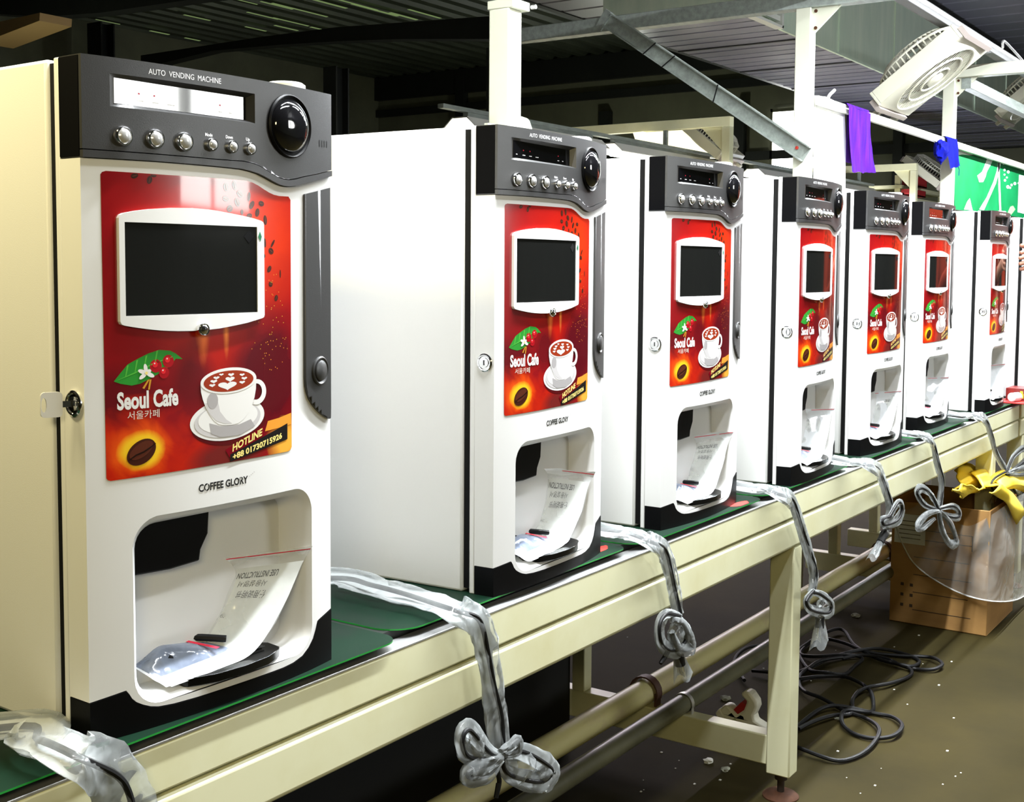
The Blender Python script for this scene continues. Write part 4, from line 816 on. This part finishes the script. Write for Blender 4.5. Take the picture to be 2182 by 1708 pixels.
# ------------------------------------------------------------------ the line behind
def rear_frame(px, X, label, arm_len):
    p = at(*px, 0, X); ztop = p.z; y = p.y; t = thing('frame_post', label, 'post', (X, y, -.66), 0, 'posts of the rear line'); h = ztop+.66; m = CREAM
    MB().box((0, 0, 0), (.055, .055, h-.0605), m).build('post', t, bevel=.003); MB().box((0, 0, h-.06), (.055, arm_len, h), m).build('top_arm', t, bevel=.003)
    mb = MB(); mb.prism([(.05, h-.06), (.05, h-.22), (.20, h-.06)], lambda q, s: (.022+.01*s, q[0], q[1]), m); mb.build('corner_gusset', t); return t
rear_frame((1556, 247), 6.9, 'cream post with a long top arm, above the third machine', 1.6)
rear_frame((1953, 347), 10.6, 'cream post with a top arm, far back between purple cloth and blue rag', 1.4)
for k, (x0, x1, lb) in enumerate(((4.75, 6.05, 'lit tube lamp in a white trough, seen above the second and third machines'), (6.2, 7.6, 'lit tube lamp in a white trough, just above the third machine'), (8.3, 9.75, 'lit tube lamp in a white trough, seen over the fifth machine'), (9.85, 10.9, 'lit tube lamp in a white trough, seen over the sixth machine'))):
    t = thing('tube_lamp', lb, 'lamp', (x0, 2.65, 1.19), 0, 'tube lamps over the rear line'); L_ = x1-x0
    mb = MB(); mb.loops([[Vector((x, y, z)) for y, z in ((-.10, .0), (-.045, .05), (.045, .05), (.10, 0), (.098, -.004), (.044, .044), (-.044, .044), (-.098, -.004), (-.10, 0))] for x in (0, L_)], mat('trough_white', (.8, .8, .74), .5), False); mb.build('trough', t)
    mb = MB(); mb.tube([(.04, 0, -.012), (L_-.04, 0, -.012)], .014, TUBE, 10); mb.build('tube', t)
    MB().box((.05, -.015, .05), (L_-.05, .015, .075), GALVD).build('hanger_bar', t)
t = thing('lamp_rail', 'dull steel rail carrying the tube lamps of the rear line', 'rail', (4.6, 2.65, 1.265)); MB().box((0, -.018, 0), (6.4, .018, .022), GALVD).build('rail_bar', t, bevel=.002)
for xx, zt in ((2.315, at(1556, 247, 0, 6.9).z-.06), (6.015, at(1953, 347, 0, 10.6).z-.06)): MB().box((xx, -.012, .022), (xx+.024, .012, max(.03, zt-1.265)), GALVD).build('rail_hanger', t)
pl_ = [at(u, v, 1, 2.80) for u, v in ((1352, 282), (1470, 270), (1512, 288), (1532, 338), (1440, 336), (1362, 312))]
mb = MB(); mb.prism([(p.x, p.z) for p in pl_], lambda q, s: (q[0], 2.80+.012*s, q[1]), mat('reflector_glow', (.85, .82, .60), .5, emit=(1.0, .93, .62), estr=.9)); rfl = tag(mb.build('reflector_board'), 'cream reflector board with added glow behind the tube lamps above the third machine', 'lamp')  # emission added so the board looks lit; it is no lamp
p = at(1524, 343, 1, 2.42); fan(p, p+Vector((.36, 0, 0)), p+Vector((0, .27, .22)), 'box fan seen edge on beside the cream rear post')
p = at(1992, 402, 1, 2.0); fan(p, p+Vector((.45, 0, 0)), p+Vector((0, .30, .24)), 'small distant box fan just left of the blue rag post')
for (a, b), X, lb in ((((1912, 376), (1948, 396)), 11.2, 'red crate far back, upper one left of the rear cream post'), (((1924, 403), (1945, 416)), 11.0, 'red crate far back, lower one above the fifth machine'), (((1962, 370), (2004, 384)), 12.0, 'long red crate far back, left of the blue rag post')):
    p0 = at(*a, 0, X); p1 = at(*b, 0, X); y0, y1 = min(p0.y, p1.y), max(p0.y, p1.y); z0, z1 = min(p0.z, p1.z), max(p0.z, p1.z)
    rd = mat('red_crate', (.38, .015, .02), .5); mb = MB()
    for q in (((X, y0, z0), (X+.4, y1, z0+.01)), ((X, y0, z0), (X+.01, y1, z1)), ((X+.39, y0, z0), (X+.4, y1, z1)), ((X, y0, z0), (X+.4, y0+.01, z1)), ((X, y1-.01, z0), (X+.4, y1, z1))): mb.box(*q, rd)
    mb.box((X-.012, y0-.01, z1-.03), (X, y1+.01, z1), rd); tag(mb.build('red_crate'), lb, 'crate', 'red crates on the rear racks')
t = thing('shelf_rack', 'cream steel rack holding red crates, far back', 'rack', (11.0, 2.4, -.66)); 
for y in (0, 1.1, 2.2):
    for x in (0, 1.4): MB().box((x, y, 0), (x+.05, y+.05, 2.02), CREAM).build('upright', t)
zs = [at(1935, 417, 0, 11.0).z+.66, at(1930, 397, 0, 11.2).z+.66]
for z in zs: MB().box((-.02, -.02, z-.03), (1.5, 2.27, z), CREAM).build('shelf', t)
# rear workbench (dark, mostly hidden by the machines)
t = thing('rear_workbench', 'long grey workbench of the rear line, glimpsed under the table', 'workbench', (4.0, 2.3, -.66))
MB().box((0, 0, .62), (6.4, .7, .68), CREAM).build('bench_top', t, bevel=.004)
for x in (.1, 2.2, 4.2, 6.2):
    for y in (.03, .62): MB().box((x, y, 0), (x+.05, y+.05, .62), CREAM).build('leg', t)
# ------------------------------------------------------------------ floor things
KRAFT = mat('kraft_cardboard', (.42, .23, .07), .7, scale=5, col2=(.32, .165, .05), stretch=(1, 1, 3)); KB = mat('carton_print', (.05, .03, .015), .7)
bx, by0, by1, bz0, bz1 = 3.934, -.075, .235, -.66, -.255
t = thing('cardboard_box', 'brown cardboard box on the floor under the far end of the table', 'box', (bx, by0, bz0)); wx, wy, hz = .37, by1-by0, bz1-bz0
mb = MB(); e = .005
for q in (((0, 0, 0), (wx, wy, e)), ((0, 0, 0), (e, wy, hz)), ((wx-e, 0, 0), (wx, wy, hz)), ((e, 0, e), (wx-e, e, hz)), ((e, wy-e, e), (wx-e, wy, hz))): mb.box(*q, KRAFT)
mb.build('carton', t, bevel=.002)
mb = MB()
for k in range(5):
    z = hz*(.12+.145*k); mb.box((-.0006, .05+.01*(k % 2), z), (.0, .235, z+.0022), KB)
for k in range(3):
    for yy in (.235, .265): mb.box((-.0006, yy, hz*(.14+.085*k)), (0, yy+.010, hz*(.14+.085*k)+.010), KB)
mb.box((-.0006, .05, hz*.66), (0, .053, hz*.78), KB); mb.box((-.0006, .05, hz*.78), (0, .235, hz*.785), KB); mb.build('carton_lettering', t)
mb = MB(); mb.box((-.0008, .20, hz*.66), (.0, .30, hz*.90), PAPER)
for k in range(5): mb.box((-.0012, .215, hz*(.70+.035*k)), (-.0006, .285, hz*(.70+.035*k)+.003), KB)
mb.build('paper_label', t)
for (x0, x1, y, ry) in ((.0, wx, wy, .45),):
    mb = MB(); mb.box((0, 0, 0), (wx, .004, .12), KRAFT); f_ = mb.build('flap', t); f_.location = (0, wy-.003, hz); f_.rotation_euler = (-.35, 0, 0)
YEL_ = mat('yellow_foam', (.90, .62, .02), .55, scale=9, col2=(.95, .75, .12))
ysheets = [([(2018, 1042), (2048, 1002), (2094, 1016), (2060, 1046)], .03, .020), ([(2018, 1040), (2060, 1062), (2100, 1050), (2050, 1036)], -.03, .008), ([(2050, 1012), (2056, 992), (2084, 998), (2084, 1016)], .06, .012), ([(2072, 1042), (2090, 1012), (2138, 1026), (2118, 1054)], -.02, .016), ([(2096, 1050), (2120, 1036), (2172, 1062), (2148, 1106)], -.075, .022), ([(2112, 1046), (2130, 1020), (2180, 1010), (2172, 1050)], -.05, .018)]
for k, (px, yo, cv) in enumerate(ysheets):
    q = [at(u, v, 1, yo) for u, v in px]; c = sum(q, Vector())/4; q = [c+(p-c)*1.18 for p in q]; mb = MB(); N_ = 10; G = []
    for i in range(N_+1):
        l = []
        for j in range(N_+1):
            f, g = i/N_, j/N_; p = (q[0]*(1-g)+q[3]*g)*(1-f)+(q[1]*(1-g)+q[2]*g)*f-c
            l.append(p+Vector((0, -cv*math.sin(PI*f)*1.4, cv*math.sin(PI*g)))+Vector((0, .05*(f-.5), 0))+Vector((noise.noise(Vector((f*2.5, g*2.5, k))), noise.noise(Vector((f*2.5, g*2.5, k+9))), noise.noise(Vector((f*2.5, g*2.5, k+5)))))*.014)
        G.append(l)
    mb.loops(G, YEL_, False); o_ = mb.build('yellow_foam_sheet', loc=c); md = o_.modifiers.new('thick', 'SOLIDIFY'); md.thickness = .004
    tag(o_, ['curled yellow foam sheet at the left of the box top', 'flat yellow foam sheet lying lowest over the front of the box', 'small yellow foam scrap standing highest over the box', 'middle yellow foam sheet on the box', 'yellow foam sheet hanging down over the box corner', 'pale yellow foam sheet under the hanging plug at the right edge'][k], 'foam sheet', 'yellow foam sheets on the cardboard box')
# big clear bag around the box
mb = MB(); L = []
ctr = [(2102, 1060), (2120, 1110), (2130, 1170), (2128, 1230), (2118, 1275)]; NB = 30
lip = [(1900, 1100), (1925, 1165), (1952, 1205), (2000, 1240), (2060, 1268), (2120, 1280), (2165, 1276), (2200, 1255)]
topl = [(1985, 1055), (2010, 1090), (2035, 1110), (2062, 1120), (2090, 1110), (2130, 1085), (2165, 1060), (2200, 1040)]
A_ = catmull([at(u, v, 1, -.088 if u > 2080 else -.088) if u > 2095 else at(u, v, 0, 3.918) for u, v in topl], 5); B_ = catmull([at(u, v, 1, -.10) if u > 2095 else at(u, v, 0, 3.912) for u, v in lip], 5)
o = A_[0].copy(); nn = min(len(A_), len(B_))
for j in range(13):
    f = j/12; L.append([A_[i]*(1-f)+B_[i]*f-o+Vector((-.008, -.010, 0))*(.5+noise.noise(Vector((i*.25, f*3, 2)))*1.6)*math.sin(PI*min(1, f*1.05)) for i in range(nn)])
mb.loops(L, film('clear_big_bag', (.80, .80, .74), .13, .05, 1.0, 9), False)
t = tag(mb.build('clear_plastic_bag', loc=o, ang=80), 'large clear plastic bag slumped around the cardboard box', 'bag')
mb = MB(); mb.tube([p-o+Vector((-.004, -.004, 0)) for p in B_[:nn]], .0022, film('bag_hem', (.85, .85, .82), .5), 6); mb.build('bag_hem', t)
# black cable heaped on the floor
F8 = lambda x, y: at(1480+x/3.108, 1180+y/3.108, 2, -.652)
path = [(1250, 190+620), (380, 780), (470, 795), (640, 800), (760, 750), (900, 690), (1090, 650), (1250, 640), (1420, 670), (1490, 710), (1440, 755), (1340, 740), (1200, 690), (1060, 600), (990, 515), (900, 520), (740, 600), (690, 650), (760, 770), (870, 800), (990, 805), (1060, 740), (1110, 690), (1000, 680), (800, 690), (700, 660), (760, 590), (850, 570), (1000, 605), (1140, 650), (1350, 670), (1560, 690), (1640, 740), (1590, 768), (1480, 760), (1380, 745), (1250, 700), (1100, 680), (980, 690)]
path = path[1:]
path2 = [(980, 690), (840, 720), (760, 760), (700, 800), (695, 870), (740, 930), (850, 970), (980, 1030), (1120, 1080), (1210, 1150), (1215, 1220), (1130, 1310), (980, 1365), (840, 1350), (690, 1300), (600, 1250), (640, 1180), (760, 1080), (880, 1025), (1020, 1025), (1180, 1050), (1310, 1080), (1375, 1150), (1320, 1215), (1180, 1220), (1040, 1180), (975, 1120), (1000, 1050), (1160, 1050), (1185, 990), (1160, 910), (1060, 850), (960, 815), (800, 810), (700, 830), (600, 860)]
path3 = [(690, 1165), (800, 1120), (930, 1075), (1040, 1050), (1050, 960), (1120, 905), (1280, 870), (1400, 820), (1440, 780), (1400, 750)]
path4 = [(470, 615), (360, 630), (280, 680), (262, 740), (300, 800), (330, 850)]
t = thing('black_cable', 'long black cable heaped in loose loops on the floor beside the table leg', 'cable', F8(1000, 900))
for pa in (path, path2, path3, path4):
    mb = MB(); q = catmull([F8(*p) for p in pa], 7); mb.tube([p-t.location+Vector((0, 0, .004*math.sin(i*.21)+.003)) for i, p in enumerate(q)], .0052, CABLE, 8); mb.build('cable_loop', t)
# white glue gun lying behind the cross bar
c = at(1590, 1535, 2, -.63); t = thing('glue_gun', 'white plastic gun-shaped tool with red parts lying behind the cross bar', 'tool', (c.x, c.y, -.66))
IV = mat('ivory_plastic', (.72, .70, .58), .4)
def gp(u, v, X=c.x): p = at(u, v, 0, X); return (p.y-c.y, p.z+.66)
mb = MB(); mb.prism([gp(*p) for p in ((1534, 1512), (1548, 1497), (1560, 1500), (1575, 1518), (1590, 1508), (1597, 1490), (1583, 1476), (1590, 1467), (1605, 1472), (1617, 1490), (1619, 1503), (1611, 1520), (1614, 1532), (1635, 1545), (1650, 1575), (1636, 1583), (1600, 1570), (1575, 1562), (1553, 1547))], lambda q, s: (-.018+.036*s, q[0], q[1]), IV); mb.build('tool_body', t, bevel=.006)
mb = MB(); mb.prism([gp(*p) for p in ((1568, 1508), (1584, 1492), (1596, 1498), (1592, 1510), (1578, 1519))], lambda q, s: (-.014+.028*s, q[0], q[1]), mat('tool_red', (.35, .015, .012), .45)); mb.build('red_trigger', t)
mb = MB(); mb.prism([gp(*p) for p in ((1576, 1556), (1584, 1549), (1594, 1556), (1592, 1564))], lambda q, s: (-.021+.04*s, q[0], q[1]), mat('tool_red', (0, 0, 0))); mb.build('red_knob', t)
mb = MB(); mb.prism([gp(*p) for p in ((1556, 1540), (1572, 1524), (1578, 1532), (1566, 1550))], lambda q, s: (-.0195+.001*s, q[0], q[1]), mat('tool_sticker', (.45, .50, .30), .5)); mb.build('sticker', t)
mb = MB(); mb.prism([gp(*p) for p in ((1532, 1513), (1541, 1503), (1551, 1522), (1543, 1534))], lambda q, s: (-.024+.048*s, q[0], q[1]), IV); mb.build('nozzle_collar', t, bevel=.003)
def scrap(u, v, s, m, label, k):
    p = at(u, v, 2, -.658); mb = MB(); blob(mb, (0, 0, s*.35), s, m, k, 1.2, 1, .45, .6, 2); tag(mb.build('floor_scrap', loc=(p.x, p.y, -.66), smooth=False), label, 'scrap', 'scraps on the floor')
SW = mat('scrap_white', (.72, .72, .66), .6)
scrap(1509, 1622, .011, SW, 'white crumb on the floor below the cross bar', 1); scrap(1545, 1640, .010, film('scrap_film', (.7, .72, .6), .35), 'crumpled clear film scrap right of the white floor crumb', 2)
scrap(1822, 1312, .014, mat('scrap_film', (0, 0, 0)), 'crumpled clear film scrap on the floor left of the cardboard box', 3); scrap(1785, 1530, .008, mat('scrap_film', (0, 0, 0)), 'tiny film scrap among the black cable loops', 4); scrap(1547, 1378+110, .013, mat('scrap_film', (0, 0, 0)), 'film scrap on the floor just left of the white gun-shaped tool', 5)
rr = random.Random(5); mb = MB()
for k in range(42):
    p = at(rr.uniform(1330, 2060), rr.uniform(1340, 1690), 2, -.659); s = rr.uniform(.0012, .0035); mb.box((p.x-s, p.y-s, -.66), (p.x+s, p.y+s*.6, -.66+s*.6), SW)
tag(mb.build('floor_crumbs'), 'tiny pale crumbs scattered over the concrete floor', 'crumbs', kind='stuff')
# small things at the end of the long table
t = thing('red_folder', 'flat red sheet at the end of the table under the white roll', 'sheet', (4.425, -.075, .0405))
MB().box((0, 0, 0), (.20, .105, .004), mat('red_sheet', (.62, .02, .02), .45)).build('sheet', t, bevel=.001)
r = .016; mb = MB(); mb.lathe([(r*.82, 0), (r, .003), (r, .042), (r*.9, .047), (r*.55, .049), (0, .05)], (-.025, 0, 0), (1, -.35, 0), mat('white_roll', (.8, .77, .77), .45), 28); o_ = mb.build('film_roll', loc=(4.468, -.016, .0446+r)); tag(o_, 'small white roll lying on the red sheet', 'roll')
ct = MB().box((0, 0, 0), (.11, .088, .043), mat('dark_red_carton', (.10, .008, .012), .4, scale=12, col2=(.20, .015, .01))).build('small_carton', bevel=.001, loc=(4.505, -.072, .0446)); tag(ct, 'dark red carton with yellow print behind the white roll', 'carton')
yl = mat('carton_yellow', (.85, .55, .03), .45)
for q in ((.004, .006, .016, .034), (.028, .008, .012, .016), (.030, .022, .010, .012)): MB().box((-.0006, q[0], q[1]), (0, q[0]+q[2], q[1]+q[3]), yl).build('yellow_print', ct)

# ------------------------------------------------------------------ person reaching in from the right
SKIN = mat('skin', (.34, .15, .095), .5, var=.1); 
hx = at(2179, 548, 1, -.045)
pz = Vector((5.12, -.42, -.66)); t = thing('person', 'person mostly outside the right edge, fingers on the last machine, red sleeve', 'person', pz)
def skin_obj(name, V, E, R, m, sub=2, parent=None):
    me = bpy.data.meshes.new(name); me.from_pydata([tuple(v) for v in V], E, []); o = bpy.data.objects.new(name, me); COL.objects.link(o); o.parent = parent
    md = o.modifiers.new('skin', 'SKIN'); md.use_smooth_shade = True
    if not me.skin_vertices: me.skin_vertices.new()
    for i, r in enumerate(R): me.skin_vertices[0].data[i].radius = (r, r) if isinstance(r, (int, float)) else r
    me.skin_vertices[0].data[0].use_root = True
    s = o.modifiers.new('sub', 'SUBSURF'); s.levels = sub; s.render_levels = sub; me.materials.append(m); return o
hand = hx-pz; wr = hand+Vector((.115, -.055, -.03)); el = Vector((-.14, -.16, 1.02)); sh = Vector((-.02, -.16, 1.40))
V = [(0, 0, .93), (0, 0, 1.12), (0, 0, 1.32), (0, 0, 1.45), (-.02, 0, 1.53), (-.03, 0, 1.62), (-.03, 0, 1.70), (.0, .18, 1.40), (.02, .25, 1.14), (-.10, .28, .93), (-.02, -.16, 1.40), tuple(el), tuple(wr), (0, .10, .86), (-.01, .11, .48), (.02, .11, .08), (-.10, .12, .03), (0, -.10, .86), (-.01, -.11, .48), (.02, -.11, .08), (-.10, -.12, .03), tuple(hand+Vector((.055, -.02, -.01)))]
E_ = [(0, 1), (1, 2), (2, 3), (3, 4), (4, 5), (5, 6), (2, 7), (7, 8), (8, 9), (2, 10), (10, 11), (11, 12), (0, 13), (13, 14), (14, 15), (15, 16), (0, 17), (17, 18), (18, 19), (19, 20), (12, 21)]
R_ = [(.14, .11), (.13, .10), (.15, .11), .07, .055, (.085, .095), (.07, .08), .065, .045, .028, .065, .045, .028, .085, .055, .038, .035, .085, .055, .038, .035, (.036, .018)]
body = skin_obj('body', V, E_, R_, SKIN, 2, t)
hb = hand+Vector((.055, -.02, -.01))
for k, (dz, ln) in enumerate(((.030, .062), (.012, .072), (-.008, .068), (-.026, .054))):
    a = hb+Vector((-.012, .004, dz*.8)); b = hb+Vector((-.012-ln*.45, .008, dz)); c = hb+Vector((-.012-ln*.78, .016, dz-.002)); d_ = hb+Vector((-.012-ln, .026, dz-.006))
    skin_obj('finger', [a, b, c, d_], [(0, 1), (1, 2), (2, 3)], [.0095, .0088, .0082, .0068], SKIN, 2, body)
skin_obj('thumb', [hb+Vector((.012, .006, .03)), hb+Vector((-.008, .022, .048)), hb+Vector((-.032, .034, .052))], [(0, 1), (1, 2)], [.011, .0095, .0075], SKIN, 2, body)
ORG = mat('orange_shirt', (.16, .016, .005), .9, spec=.1)
skin_obj('shirt', [(0, 0, .92), (0, 0, 1.12), (0, 0, 1.33), (0, 0, 1.44), (.0, .18, 1.41), (.02, .25, 1.14), (-.07, .275, .98), (-.02, -.16, 1.41), tuple(el), tuple(wr*.85+el*.15)], [(0, 1), (1, 2), (2, 3), (2, 4), (4, 5), (5, 6), (2, 7), (7, 8), (8, 9)], [(.155, .125), (.145, .115), (.165, .125), .075, .078, .055, .045, .078, .056, .040], ORG, 2, t)
skin_obj('trousers', [(0, 0, .95), (0, .10, .84), (-.01, .11, .48), (.02, .11, .10), (0, -.10, .84), (-.01, -.11, .48), (.02, -.11, .10)], [(0, 1), (1, 2), (2, 3), (0, 4), (4, 5), (5, 6)], [(.155, .125), .10, .07, .06, .10, .07, .06], mat('dark_trousers', (.02, .025, .05), .8), 2, t)
mb = MB(); blob(mb, (-.01, 0, 1.70), .105, mat('black_hair', (.012, .01, .009), .6), 2, .95, .85, .75, .08); mb.build('hair', t)
mb = MB(); blob(mb, (-.128, 0, 1.635), .014, SKIN, 3, 1, .8, 1.3, .05, 2); mb.build('nose', t)
for s_ in (-1, 1):
    mb = MB(); mb.lathe([(.010, 0), (.008, .005), (0, .007)], (-.110, .034*s_, 1.66), (-1, 0, 0), mat('eye', (.05, .03, .02), .2), 12); mb.build('eye', t)
    mb = MB(); blob(mb, (-.03, .088*s_, 1.645), .024, SKIN, 4, .7, .3, 1.2, .1, 2); mb.build('ear', t)
mb = MB(); mb.box((-.122, -.022, 1.583), (-.108, .022, 1.590), mat('lips', (.45, .14, .11), .5)); mb.build('mouth', t, bevel=.003)

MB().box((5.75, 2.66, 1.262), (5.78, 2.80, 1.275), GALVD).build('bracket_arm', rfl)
# ------------------------------------------------------------------ lift everything onto the floor at z = 0
for o in bpy.data.objects:
    if o.parent is None and o.type in ('MESH', 'EMPTY'): o.location.z += Z0
